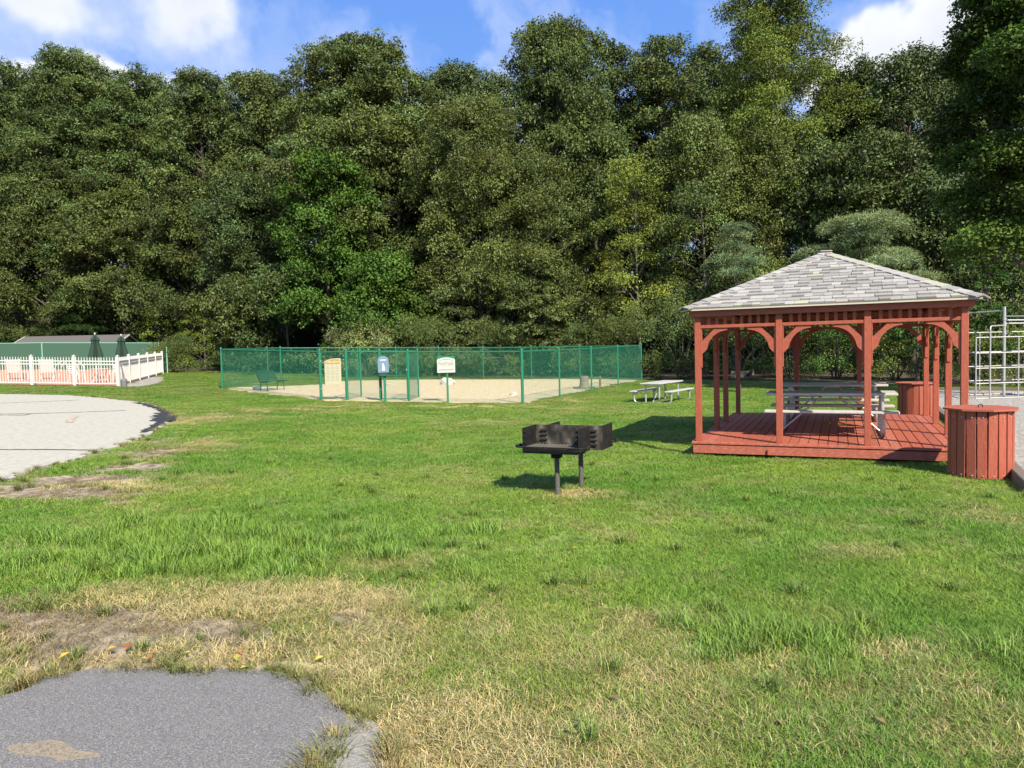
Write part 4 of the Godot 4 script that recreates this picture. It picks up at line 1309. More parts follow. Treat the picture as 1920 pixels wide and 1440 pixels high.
func patio_chair(label: String, pos: Vector3, turn: float) -> void:
	var t := thing("patio_chair", label, "chair", pos, turn, "white patio chairs by the pool")
	for s in [-1, 1]:
		var fr := MB.new()
		fr.tube([Vector3(s * 0.27, 0, 0.26), Vector3(s * 0.28, 0.60, 0.20), Vector3(s * 0.28, 0.63, 0.10), Vector3(s * 0.28, 0.62, -0.2), Vector3(s * 0.26, 0.3, -0.24), Vector3(s * 0.27, 0, -0.28)], 0.016, 6)
		put("arm_frame", fr, M.vinyl, t)
		put("back_post", rod(Vector3(s * 0.24, 0.38, -0.2), Vector3(s * 0.24, 0.92, -0.36), 0.016, 6), M.vinyl, t)
	for i in 5: put("seat_strap", boxm(Vector3(0.5, 0.01, 0.07), 0.002), M.vinyl, t, at(0, 0.40, -0.18 + i * 0.09))
	for i in 4: put("back_strap", boxm(Vector3(0.48, 0.07, 0.01), 0.002), M.vinyl, t, Transform3D(Basis(Vector3.RIGHT, -0.29), Vector3(0, 0.52 + i * 0.11, -0.242 - i * 0.033)))

func umbrella(label: String, pos: Vector3, h: float) -> void:
	var t := thing("closed_umbrella", label, "umbrella", pos, 0.4, "closed green pool umbrellas")
	put("pole", rod(Vector3.ZERO, Vector3(0, h, 0), 0.022, 8), M.vinyl, t)
	var base := MB.new()
	base.lathe([Vector2(0.26, 0), Vector2(0.25, 0.06), Vector2(0.05, 0.10), Vector2(0.03, 0.25)], 16)
	put("foot", base, M.grey_plastic, t)
	var ball := MB.new()
	ball.lathe([Vector2(0.02, h - 0.02), Vector2(0.045, h + 0.03), Vector2(0.04, h + 0.07), Vector2(0.001, h + 0.10)], 10)
	put("finial", ball, M.vinyl, t)
	# canopy gathered into folds
	var mb := MB.new()
	var prof := [Vector2(0.04, h - 0.03), Vector2(0.13, h - 0.16), Vector2(0.21, h - 0.32), Vector2(0.16, h - 0.36), Vector2(0.18, h - 0.6), Vector2(0.26, h - 0.95), Vector2(0.33, h - 1.3)]
	var seg := 32
	var grid := []
	for p in prof:
		var row := []
		for i in seg:
			var a := TAU * i / seg
			var r: float = p.x * (1.0 + (0.22 if i % 4 == 0 else (-0.20 if i % 4 == 2 else 0.02)))
			row.append(Vector3(cos(a) * r, p.y, sin(a) * r))
		grid.append(row)
	for j in prof.size() - 1:
		for i in seg:
			var k := (i + 1) % seg
			mb.tri(grid[j][i], grid[j][k], grid[j + 1][k])
			mb.tri(grid[j][i], grid[j + 1][k], grid[j + 1][i])
	put("canopy", mb, M.umbrella, t)

func make_pool_side() -> void:
	var f := thing("picket_fence", "white vinyl picket fence round the pool deck", "fence", Vector3.ZERO)
	picket_run(f, Vector2(-32.4, -37.2), Vector2(-18.7, -35.0), 7, 15, 1.33)
	picket_run(f, Vector2(-18.7, -35.0), Vector2(-22.5, -47.5), 6, 15, 1.33)
	# green screened fence behind
	var s := thing("screen_fence", "green wind screen fence behind the white picket fence", "fence", Vector3.ZERO)
	var pts := [Vector2(-47.5, -55.0), Vector2(-43.0, -54.6), Vector2(-38.6, -54.2), Vector2(-34.2, -53.8), Vector2(-29.8, -53.4), Vector2(-25.3, -53.0), Vector2(-24.0, -50.8), Vector2(-22.7, -48.6)]
	for i in pts.size():
		var h := 1.98 if i < 6 else 1.72
		var p := on(pts[i].x, pts[i].y)
		put("post", rod(p - Vector3.UP * 0.1, p + Vector3.UP * (h + 0.03), 0.035, 8), M.green_light, s)
		if i == 0: continue
		var q := on(pts[i - 1].x, pts[i - 1].y)
		var a := q + Vector3.UP * 0.03; var b := p + Vector3.UP * 0.03
		put("screen", boxm(Vector3(a.distance_to(b) - 0.07, h - 0.06, 0.012)), M.screen, s, Transform3D(along(a, b).basis, (a + b) * 0.5 + Vector3.UP * (h - 0.06) * 0.5))
		put("top_rail", rod(a + Vector3.UP * (h - 0.03), b + Vector3.UP * (h - 0.03), 0.028, 8), M.green_light if i < 6 else M.green_paint, s)
	# shed
	var sh := thing("pool_shed", "low shed with weathered grey shingle roof behind the green screen fence", "shed", on(-33.2, -56.6), 0.06)
	put("wall", boxm(Vector3(7.2, 1.82, 4.0)), M.shed_wall, sh, at(0, 0.89, 0))
	for e in [-1, 1]:
		var a := Vector3(0, 2.50, 0); var b := Vector3(0, 1.68, e * 2.3)
		var bs := Basis(Vector3.RIGHT, e * atan2(0.82, 2.3))
		put("roof_slope", boxm(Vector3(7.7, 0.06, a.distance_to(b) + 0.02)), M.roof_old, sh, Transform3D(bs, (a + b) * 0.5))
	for e in [-1, 1]:
		var gb := MB.new()
		gb.prism(PackedVector2Array([Vector2(-2.0, 1.79), Vector2(2.0, 1.79), Vector2(0, 2.44)]), 0.05, Transform3D(Basis(Vector3.UP, PI / 2), Vector3(e * 3.57, 0, 0)))
		put("gable", gb, M.shed_wall, sh)
		put("rake_trim", boxm(Vector3(0.05, 0.09, 2.4)), M.vinyl, sh, Transform3D(Basis(Vector3.RIGHT, atan2(0.82, 2.3)), Vector3(e * 3.88, 2.10, 1.15)))
	umbrella("closed green umbrella in front of the shed roof, left of the pair", on(-23.2, -41.2, 0.03), 2.48)
	umbrella("closed green umbrella right of the other one, nearer the fence corner", on(-22.8, -43.2, 0.03), 2.42)
	lounger("white strap lounger furthest left behind the picket fence", on(-27.4, -40.6, 0.03), 0.5)
	lounger("white strap lounger between the pool handrail and the other lounger", on(-25.7, -40.8, 0.03), 0.5)
	var lt := thing("side_table", "small white side table between the two loungers", "table", on(-26.3, -40.0, 0.03))
	put("table_top", boxm(Vector3(0.5, 0.03, 0.5), 0.01), M.vinyl, lt, at(0, 0.43, 0))
	for i in 4: put("leg", rod(Vector3(0.2 * (1 if i & 1 else -1), 0, 0.2 * (1 if i & 2 else -1)), Vector3(0.2 * (1 if i & 1 else -1), 0.42, 0.2 * (1 if i & 2 else -1)), 0.016, 6), M.vinyl, lt)
	var hr := thing("pool_handrail", "curved white pool handrail right of the loungers", "handrail", on(-24.2, -40.0, 0.03), 0.0)
	for z in [0.0, -0.55]:
		var mb := MB.new()
		var arc := [Vector3(-0.75, 0.0, z), Vector3(-0.65, 0.45, z)]
		for i in 9:
			var a := PI * (0.85 - i / 8.0 * 0.85)
			arc.append(Vector3(0.05 + cos(a) * 0.62, 0.62 + sin(a) * 0.42, z))
		arc.append(Vector3(0.68, 0.0, z))
		mb.tube(arc, 0.022, 6)
		put("rail", mb, M.vinyl, hr)
	var pt := thing("patio_table", "round white patio table behind the right end of the picket fence", "table", on(-20.9, -37.4, 0.03))
	var mb := MB.new()
	mb.lathe([Vector2(0.0, 0.70), Vector2(0.55, 0.70), Vector2(0.56, 0.73), Vector2(0.0, 0.735)], 28)
	put("table_top", mb, M.vinyl, pt)
	for i in 4:
		var a := TAU * (i + 0.5) / 4
		var lg := MB.new()
		lg.tube([Vector3(cos(a) * 0.42, 0, sin(a) * 0.42), Vector3(cos(a) * 0.2, 0.3, sin(a) * 0.2), Vector3(cos(a) * 0.36, 0.70, sin(a) * 0.36)], 0.018, 6)
		put("leg", lg, M.vinyl, pt)
	patio_chair("white patio chair left of the round pool table", on(-22.0, -37.3, 0.03), 1.3)
	patio_chair("white patio chair right of the round pool table near the corner", on(-19.9, -37.2, 0.03), -1.1)
	patio_chair("white patio chair on the far side of the round pool table", on(-20.7, -38.6, 0.03), 0.2)
	var ash := thing("ash_receptacle", "grey plastic cigarette receptacle with tall neck at the picket fence corner", "ashtray", on(-18.2, -34.55, 0.02))
	mb = MB.new()
	mb.lathe([Vector2(0.0, 0.0), Vector2(0.13, 0.0), Vector2(0.145, 0.27), Vector2(0.155, 0.28), Vector2(0.15, 0.31), Vector2(0.10, 0.37), Vector2(0.05, 0.41)], 20)
	put("base", mb, M.grey_plastic, ash)
	mb = MB.new()
	mb.tube([Vector3(0, 0.40, 0), Vector3(-0.05, 0.75, 0), Vector3(-0.10, 1.06, 0)], [0.048, 0.036, 0.026], 12)
	put("neck", mb, M.grey_plastic, ash)

# ---------------------------------------------------------------- climbing frame
func make_climbing_frame() -> void:
	var t := thing("climbing_frame", "galvanised pipe climbing frame on the playground gravel at the right", "climbing frame", on(15.3, -22.9, 0.03), 0.1)
	var pipes := []
	for zz in [0.55, -0.85]:
		for y in [0.02, 0.47, 0.93, 1.39]: pipes.append([Vector3(-1.35 if zz > 0 else -0.55, y, zz), Vector3(1.6, y, zz)])
	for x in [0.04, 0.85]: pipes.append([Vector3(x, 0.0, 0.55), Vector3(x, 1.86, 0.55)])
	for x in [-0.13, 0.70]: pipes.append([Vector3(x, 0.0, -0.85), Vector3(x, 2.02, -0.85)])
	pipes.append([Vector3(-1.35, 1.86, 0.55), Vector3(1.6, 1.86, 0.55)])
	pipes.append([Vector3(-0.55, 2.02, -0.85), Vector3(1.6, 2.02, -0.85)])
	for x in [-1.35, 1.6]:
		pipes.append([Vector3(x, 0.0, 0.55), Vector3(x, 1.86, 0.55)])
		if x > 0.0: pipes.append([Vector3(x, 0.0, -0.85), Vector3(x, 2.02, -0.85)])
		for y in [0.47, 1.39]: pipes.append([Vector3(x, y, 0.55), Vector3(maxf(x, -0.55), y, -0.85)])
	for p in pipes: put("pipe", rod(p[0], p[1], 0.019, 8), M.galv, t)
	put("centre_pole", rod(Vector3(0.02, -0.05, 0.0), Vector3(0.02, 2.80, 0.0), 0.042, 12), M.galv, t)
	for y in [1.99, 2.22, 2.42]: put("clamp", rod(Vector3(0.02, y - 0.04, 0), Vector3(0.02, y + 0.04, 0), 0.055, 12), M.galv, t)
	for s in [[-0.91, 0.58, 2.20], [0.52, 0.58, 2.48], [-0.55, -0.88, 2.66]]:
		var mb := MB.new()
		var pts := [Vector3(s[0], 0.0, s[1]), Vector3(s[0], s[2] - 0.12, s[1])]
		for i in 5:
			var a := i / 4.0 * PI * 0.5
			pts.append(Vector3(s[0] - signf(s[0]) * 0.10 * (1 - cos(a)), s[2] - 0.10 + 0.10 * sin(a), s[1] * (1 - 0.1 * i / 4.0)))
		pts.append(Vector3(0.02, s[2] + 0.02, 0.0))
		mb.tube(pts, 0.022, 8)
		put("loop_pipe", mb, M.galv, t)
	for y in [2.30, 2.20]: put("pipe", rod(Vector3(0.02, y + 0.08, 0), Vector3(1.6, y + 0.06, 0.05), 0.022, 8), M.galv, t)

# ---------------------------------------------------------------- foliage
var clumps := {}

func leaf_into(mb: MB, p: Vector3, dir: Vector3, nrm: Vector3, ln: float, wd: float, tone: Color) -> void:
	var side := dir.cross(nrm).normalized()
	var k := mb.v.size()
	var nn := side.cross(dir).normalized()
	mb.v.append(p); mb.v.append(p + dir * ln * 0.45 + side * wd * 0.5 + nn * wd * 0.12); mb.v.append(p + dir * ln - nn * ln * 0.12); mb.v.append(p + dir * ln * 0.45 - side * wd * 0.5 + nn * wd * 0.12)
	for i in 4:
		mb.n.append(nn); mb.c.append(tone)
	mb.ix.append_array([k, k + 2, k + 1, k, k + 3, k + 2])

func dir3() -> Vector3:
	var z := rng.randf_range(-1, 1)
	var a := rng.randf() * TAU
	var r := sqrt(1 - z * z)
	return Vector3(r * cos(a), z, r * sin(a))

func make_clump(count: int, spread: Vector3, ln: float, wd: float, droop: float, flat: float) -> ArrayMesh:
	var mb := MB.new()
	var sprays := []
	for i in 6: sprays.append(dir3() * spread * 0.55)
	for i in count:
		var p: Vector3 = sprays[i % 6] + dir3() * spread * rng.randf() * 0.62
		var d := (p.normalized() * 0.6 + dir3() * 0.8 + Vector3.DOWN * droop).normalized()
		var up := (Vector3.UP * flat + dir3() * (1.05 - flat * 0.7)).normalized()
		var tone := rng.randf_range(0.55, 1.0)
		leaf_into(mb, p, d, up, ln * rng.randf_range(0.7, 1.25), wd * rng.randf_range(0.75, 1.2), Color(tone * rng.randf_range(0.88, 1.0), tone, tone * rng.randf_range(0.8, 1.0)))
	return mb.make()

# kind -> clump set, colour, colour spread, leaf material, bark, lobe flatness, clump scale, density
var KINDS := {}

func make_kinds() -> void:
	var sets := {"oak": [46, Vector3(0.62, 0.42, 0.62), 0.20, 0.092, 0.45, 0.55], "fine": [60, Vector3(0.62, 0.46, 0.62), 0.13, 0.072, 0.3, 0.55], "broad": [44, Vector3(0.62, 0.4, 0.62), 0.17, 0.13, 0.25, 0.75], "needle": [120, Vector3(0.75, 0.22, 0.75), 0.24, 0.024, -0.25, 0.4], "spray": [54, Vector3(0.7, 0.14, 0.7), 0.14, 0.085, 0.12, 0.9], "bush": [64, Vector3(0.5, 0.45, 0.5), 0.095, 0.048, 0.0, 0.3]}
	for s in sets:
		var q: Array = sets[s]
		clumps[s] = []
		for i in 4: clumps[s].append(make_clump(q[0], q[1], q[2], q[3], q[4], q[5]))
	KINDS = {
		"oak": ["oak", Color(0.092, 0.126, 0.040), 0.30, M.leaf, M.bark, 0.62, 1.0, 1.0],
		"locust": ["fine", Color(0.175, 0.215, 0.050), 0.25, M.leaf_matt, M.bark_pale, 0.60, 1.0, 1.25],
		"birch": ["fine", Color(0.130, 0.165, 0.050), 0.25, M.leaf, M.bark_pale, 0.66, 1.0, 1.3],
		"maple": ["broad", Color(0.085, 0.150, 0.030), 0.30, M.leaf_matt, M.bark, 0.62, 0.95, 1.0],
		"darkmaple": ["broad", Color(0.070, 0.125, 0.028), 0.30, M.leaf_matt, M.bark, 0.55, 0.62, 2.2],
		"hemlock": ["needle", Color(0.055, 0.095, 0.026), 0.25, M.leaf_matt, M.bark, 0.3, 1.0, 1.0],
		"young": ["spray", Color(0.140, 0.200, 0.038), 0.30, M.leaf_matt, M.bark, 0.4, 0.85, 0.7],
		"layered": ["spray", Color(0.100, 0.130, 0.042), 0.25, M.leaf, M.bark, 0.32, 0.85, 1.0],
		"pine": ["needle", Color(0.25, 0.32, 0.18), 0.22, M.leaf_matt, M.bark, 0.20, 0.75, 0.9],
		"shrub": ["bush", Color(0.120, 0.145, 0.060), 0.28, M.leaf_matt, M.bark, 0.9, 0.9, 1.0],
		"sumac": ["spray", Color(0.060, 0.125, 0.035), 0.22, M.leaf_matt, M.bark, 0.4, 0.7, 1.0],
	}

func scatter(called: String, mesh: Mesh, m: Material, rows: PackedFloat32Array, parent: Node) -> MultiMeshInstance3D:
	var mm := MultiMesh.new()
	mm.transform_format = MultiMesh.TRANSFORM_3D
	mm.use_colors = true
	mm.mesh = mesh
	mm.instance_count = rows.size() / 16
	mm.buffer = rows
	var o := MultiMeshInstance3D.new()
	o.multimesh = mm
	o.material_override = m
	o.name = numbered(called, parent)
	o.set_meta("kind", "stuff")
	parent.add_child(o, true)
	return o

func row_into(rows: PackedFloat32Array, b: Basis, o: Vector3, c: Color) -> void:
	rows.append_array(PackedFloat32Array([b.x.x, b.y.x, b.z.x, o.x, b.x.y, b.y.y, b.z.y, o.y, b.x.z, b.y.z, b.z.z, o.z, c.r, c.g, c.b, 1.0]))

func hue(base: Color, spread: float) -> Color:
	var k := 1.0 + rng.randf_range(-spread, spread)
	var w := rng.randf_range(-0.07, 0.07)
	return Color(base.r * k * (1.0 + w), base.g * k, base.b * k * (1.0 - w))

func leaves_on(rows: PackedFloat32Array, lobes: Array, kd: Array, dens: float) -> void:
	for l in lobes:
		var c: Vector3 = l[0]
		var r: Vector3 = l[1]
		var area := 4.0 * PI * pow((pow(r.x * r.y, 1.6) * 2.0 + pow(r.x * r.z, 1.6)) / 3.0, 1.0 / 1.6)
		var cs: float = kd[6]
		var n := int(area / (0.66 * cs * cs) * dens)
		var lobe_col := hue(kd[1], 0.28)
		for i in n:
			var d := dir3()
			if d.y < -0.15 and rng.randf() < 0.8: d.y = -d.y
			var p := c + d * r * (0.45 + 0.58 * sqrt(rng.randf()))
			var turn := Basis(Vector3.UP, rng.randf() * TAU)
			var tip := Basis(Quaternion(Vector3.UP, (Vector3.UP * 1.4 + d * 0.8 + dir3() * 0.4).normalized()))
			row_into(rows, (tip * turn).scaled(Vector3.ONE * cs * rng.randf_range(0.7, 1.25)), p, hue(lobe_col, kd[2]))

func make_tree(kind: String, x: float, z: float, h: float, r: float, cb: float, label: String, group: String, dens := 1.0) -> void:
	var kd: Array = KINDS[kind].duplicate()
	kd[1] = hue(kd[1], 0.14)
	var called: String = {"oak": "oak_tree", "locust": "locust_tree", "birch": "birch_tree", "maple": "maple_tree", "darkmaple": "maple_tree", "hemlock": "hemlock_tree", "young": "young_tree", "layered": "layered_tree", "pine": "pine_tree", "sumac": "sumac_tree"}[kind]
	var base := on(x, z)
	var t := thing(called, label, "tree", base, 0.0, group)
	var lean := Vector3(rng.randf_range(-0.03, 0.03), 0, rng.randf_range(-0.03, 0.03)) * h
	var wob := rng.randf() * 9.0
	var stem := func(k: float) -> Vector3: return lean * k * k + Vector3(sin(k * 5 + wob), 0, cos(k * 4 + wob)) * 0.012 * h * k + Vector3.UP * h * k
	var tr := (0.012 * h + 0.03) * (0.62 if kd[4] == M.bark_pale else 1.0)
	var mb := MB.new()
	var pts := []; var rad := []
	for i in 9:
		var k := i / 8.0 * 0.94
		pts.append(stem.call(k)); rad.append(tr * (1.25 if i == 0 else 1.0) * (1.0 - k * 0.86))
	pts[0] -= Vector3.UP * 0.15
	mb.tube(pts, rad, 8)
	# lobes of the crown, each carried by a limb
	var hc := h - cb
	var lobes := []
	var flat: float = kd[5]
	var n := clampi(int(hc * r * 0.9) + 8, 12, 60)
	if flat < 0.45: n = clampi(int(hc * 2.2) + 4, 8, 26)
	if kind == "pine": n = 9
	for i in n:
		var k := (i + 0.5) / n
		if kind == "oak" and k < 0.45 and rng.randf() < 0.4: continue
		var wide := r * (0.80 + 0.20 * sin(PI * minf(k * 1.2 + 0.1, 1.0))) * sqrt(1.0 - 0.62 * pow(k, 3.5))
		if flat < 0.45: wide = r * (1.0 - 0.75 * k) * rng.randf_range(0.8, 1.1)
		var a := i * 2.39996 + rng.randf_range(-0.5, 0.5)
		var lr := maxf(0.55, minf(r * rng.randf_range(0.24, 0.42), hc * 0.4)) * (1.0 - 0.10 * k)
		var off := maxf(0.0, wide - lr * 0.75) * rng.randf_range(0.55, 1.25)
		var s: Vector3 = stem.call(clampf((cb + hc * k) / h, 0.0, 0.98))
		var c := Vector3(s.x + cos(a) * off, cb + k * (hc - lr * flat) + rng.randf_range(-0.3, 0.3), s.z + sin(a) * off)
		c.y = minf(c.y, h - lr * flat)
		lobes.append([c, Vector3(lr, lr * flat, lr) * Vector3(rng.randf_range(0.85, 1.2), rng.randf_range(0.9, 1.15), rng.randf_range(0.85, 1.2))])
		var from: Vector3 = stem.call(clampf((c.y - off * 0.5 - 0.2) / h, 0.08, 0.9))
		var br := tr * 0.42 * (1.0 - k * 0.55)
		mb.tube([from, from.lerp(c, 0.4) + Vector3.UP * off * 0.08, from.lerp(c, 0.75) + Vector3.UP * off * 0.05, c + (c - from) * 0.12], [br, br * 0.7, br * 0.45, br * 0.15], 5, false)
		for w in 2:
			var tip := c + dir3() * lr * 0.9
			mb.tube([from.lerp(c, 0.6), from.lerp(c, 0.6).lerp(tip, 0.55) + Vector3.UP * 0.1, tip], [br * 0.45, br * 0.3, br * 0.1], 4, false)
	if flat > 0.45:
		for i in 16:
			var a := rng.randf() * TAU
			var q := sqrt(rng.randf()) * 0.95
			var tr2 := rng.randf_range(0.35, 0.7)
			var top := h - tr2 * 0.5 + rng.randf_range(-0.4, 0.35) - hc * 0.42 * q * q * q
			lobes.append([Vector3(lean.x + cos(a) * q * r * 0.9, top, lean.z + sin(a) * q * r * 0.9), Vector3(tr2 * 0.8, tr2, tr2 * 0.8)])
	lobes.append([Vector3(lean.x, h - r * 0.36 * flat, lean.z), Vector3(r * 0.42, r * 0.38 * flat, r * 0.42)])
	put("trunk", mb, kd[4], t)
	var rows := PackedFloat32Array()
	leaves_on(rows, lobes, kd, kd[7] * dens)
	scatter("crown", clumps[kd[0]][rng.randi() % 4], kd[3], rows, t)

func make_shrub(x: float, z: float, h: float, r: float, label: String, flowers: bool, col: Color) -> void:
	var kd: Array = KINDS["shrub"].duplicate()
	kd[1] = col
	var t := thing("shrub", label, "shrub", on(x, z), 0.0, "shrubs along the edge of the wood")
	var lobes := []
	var mb := MB.new()
	var n := 9
	h *= 1.2
	r *= 1.25
	for i in n:
		var a := i * 2.4 + rng.randf()
		var q := sqrt((i + 0.3) / n)
		var lr := r * rng.randf_range(0.34, 0.5)
		var c := Vector3(cos(a) * r * q * 0.75, h * (0.28 + 0.5 * (1.0 - q * 0.55) * rng.randf_range(0.6, 1.1)), sin(a) * r * q * 0.6)
		c.y = minf(c.y, h - lr * 0.8)
		lobes.append([c, Vector3(lr, maxf(lr * 0.85, h * 0.16), lr)])
		mb.tube([Vector3(cos(a), -0.3, sin(a)) * 0.12, c * 0.5 + Vector3(0, h * 0.05, 0), c], [0.035, 0.025, 0.01], 5, false)
	for i in 6:
		var a := i * TAU / 6.0
		lobes.append([Vector3(cos(a) * r * 0.75, h * 0.14, sin(a) * r * 0.6), Vector3(r * 0.35, h * 0.17, r * 0.35)])
	put("stems", mb, M.bark, t)
	var rows := PackedFloat32Array()
	leaves_on(rows, lobes, kd, 1.0)
	scatter("foliage", clumps["bush"][rng.randi() % 4], M.leaf_matt, rows, t)
	if flowers:
		var fr := PackedFloat32Array()
		for i in 60:
			var l: Array = lobes[rng.randi() % lobes.size()]
			var d := dir3()
			d.y = absf(d.y); d.z = absf(d.z)
			row_into(fr, Basis(Vector3.UP, rng.randf() * TAU).scaled(Vector3.ONE * rng.randf_range(0.06, 0.16)), l[0] + d * l[1] * 1.08, Color(0.55, rng.randf_range(0.38, 0.46), 0.03))
		scatter("flowers", clumps["bush"][0], M.leaf_matt, fr, t)

func make_woods() -> void:
	make_kinds()
	for a in TREES:
		make_tree(a[0], a[1], a[2], a[3], a[4] * (1.35 if a[0] == "oak" and a[3] > 12.0 else 1.2), a[5], a[6], "trees at the edge of the wood")
	make_tree("sumac", 19.4, -30.0, 5.2, 1.7, 1.2, "green sumac with feathery leaves behind the climbing frame", "trees at the edge of the wood")
	make_tree("sumac", 17.2, -31.2, 4.4, 1.5, 1.0, "smaller green sumac left of the climbing frame pole", "trees at the edge of the wood")
	for s in SHRUBS:
		var pale: bool = s[4].contains("pale")
		var flowers: bool = s[4].contains("yellow")
		var col := Color(0.24, 0.26, 0.12) if pale else (Color(0.18, 0.22, 0.06) if flowers else Color(0.135, 0.175, 0.062))
		if s[4].contains("bright"): col = Color(0.11, 0.19, 0.05)
		make_shrub(s[0], s[1], s[2], s[3], s[4], flowers, col)
	# trees deeper in the wood that only show as one dark wall between the front ones
	for i in 30:
		var k := i / 29.0
		var x := lerpf(-52.0, 36.0, k) + rng.randf_range(-1.5, 1.5)
		var z := lerpf(-72.0, -52.0, k) + rng.randf_range(-2, 2)
		var h := lerpf(26.0, 19.8, k) + rng.randf_range(-1.2, 1.0)
		make_tree("oak", x, z, h, 4.6, 2.0, "oak deep in the wood behind the front row of trees", "oaks deep in the wood", 0.8)
	var rows := PackedFloat32Array()
	for i in 9000:
		var k := rng.randf()
		var x := lerpf(-60.0, 40.0, k)
		var z := lerpf(-68.0, -42.0, k) - rng.randf() * 18.0
		row_into(rows, Basis(Vector3.UP, rng.randf() * TAU).scaled(Vector3.ONE * rng.randf_range(1.0, 1.7)), on(x, z, rng.randf() * rng.randf() * 13.0 + 0.3), hue(Color(0.092, 0.122, 0.040), 0.3))
	var u := scatter("undergrowth", clumps["oak"][1], M.leaf, rows, self)
	tag(u, "dark undergrowth filling the wood between the trunks", "undergrowth")
	structure(slab("forest_floor", PackedVector2Array([Vector2(-70, -57), Vector2(-26, -55), Vector2(-13, -44.5), Vector2(6, -41.5), Vector2(12, -34.5), Vector2(20, -29), Vector2(60, -27), Vector2(60, -90), Vector2(-70, -90)]), 0.012, M.litter, 0.05, 6.0))

# ---------------------------------------------------------------- lawn
func tuft(count: int, size: float, lo: float, hi: float, wd: float, lean: float, tone_lo: float) -> ArrayMesh:
	var mb := MB.new()
	for i in count:
		var p := Vector3(rng.randf_range(-0.5, 0.5) * size, 0, rng.randf_range(-0.5, 0.5) * size)
		var h := rng.randf_range(lo, hi)
		var a := rng.randf() * TAU
		var out := Vector3(cos(a), 0, sin(a)) * h * lean * rng.randf_range(0.2, 1.3)
		var side := Vector3(-sin(a), 0, cos(a)).rotated(Vector3.UP, rng.randf_range(-0.8, 0.8)) * wd * 0.5 * rng.randf_range(0.7, 1.3)
		var t := rng.randf_range(tone_lo, 1.0)
		var col := Color(t * rng.randf_range(0.85, 1.0), t * rng.randf_range(0.92, 1.0), t * rng.randf_range(0.7, 1.0))
		var mid := p + out * 0.38 + Vector3.UP * h * 0.6
		var tip := p + out + Vector3.UP * h * rng.randf_range(0.75, 1.0)
		var k := mb.v.size()
		mb.v.append_array(PackedVector3Array([p - side, p + side, mid + side * 0.8, mid - side * 0.8, tip]))
		var n1 := (side).cross(mid - p).normalized()
		var flip := n1.y < 0
		if flip: n1 = -n1
		n1 = (n1 + Vector3.UP * 0.5).normalized()
		for q in 5:
			mb.n.append(n1); mb.c.append(col)
		mb.ix.append_array([k, k + 1, k + 2, k, k + 2, k + 3, k + 3, k + 2, k + 4] if flip else [k, k + 2, k + 1, k, k + 3, k + 2, k + 3, k + 4, k + 2])
	return mb.make()

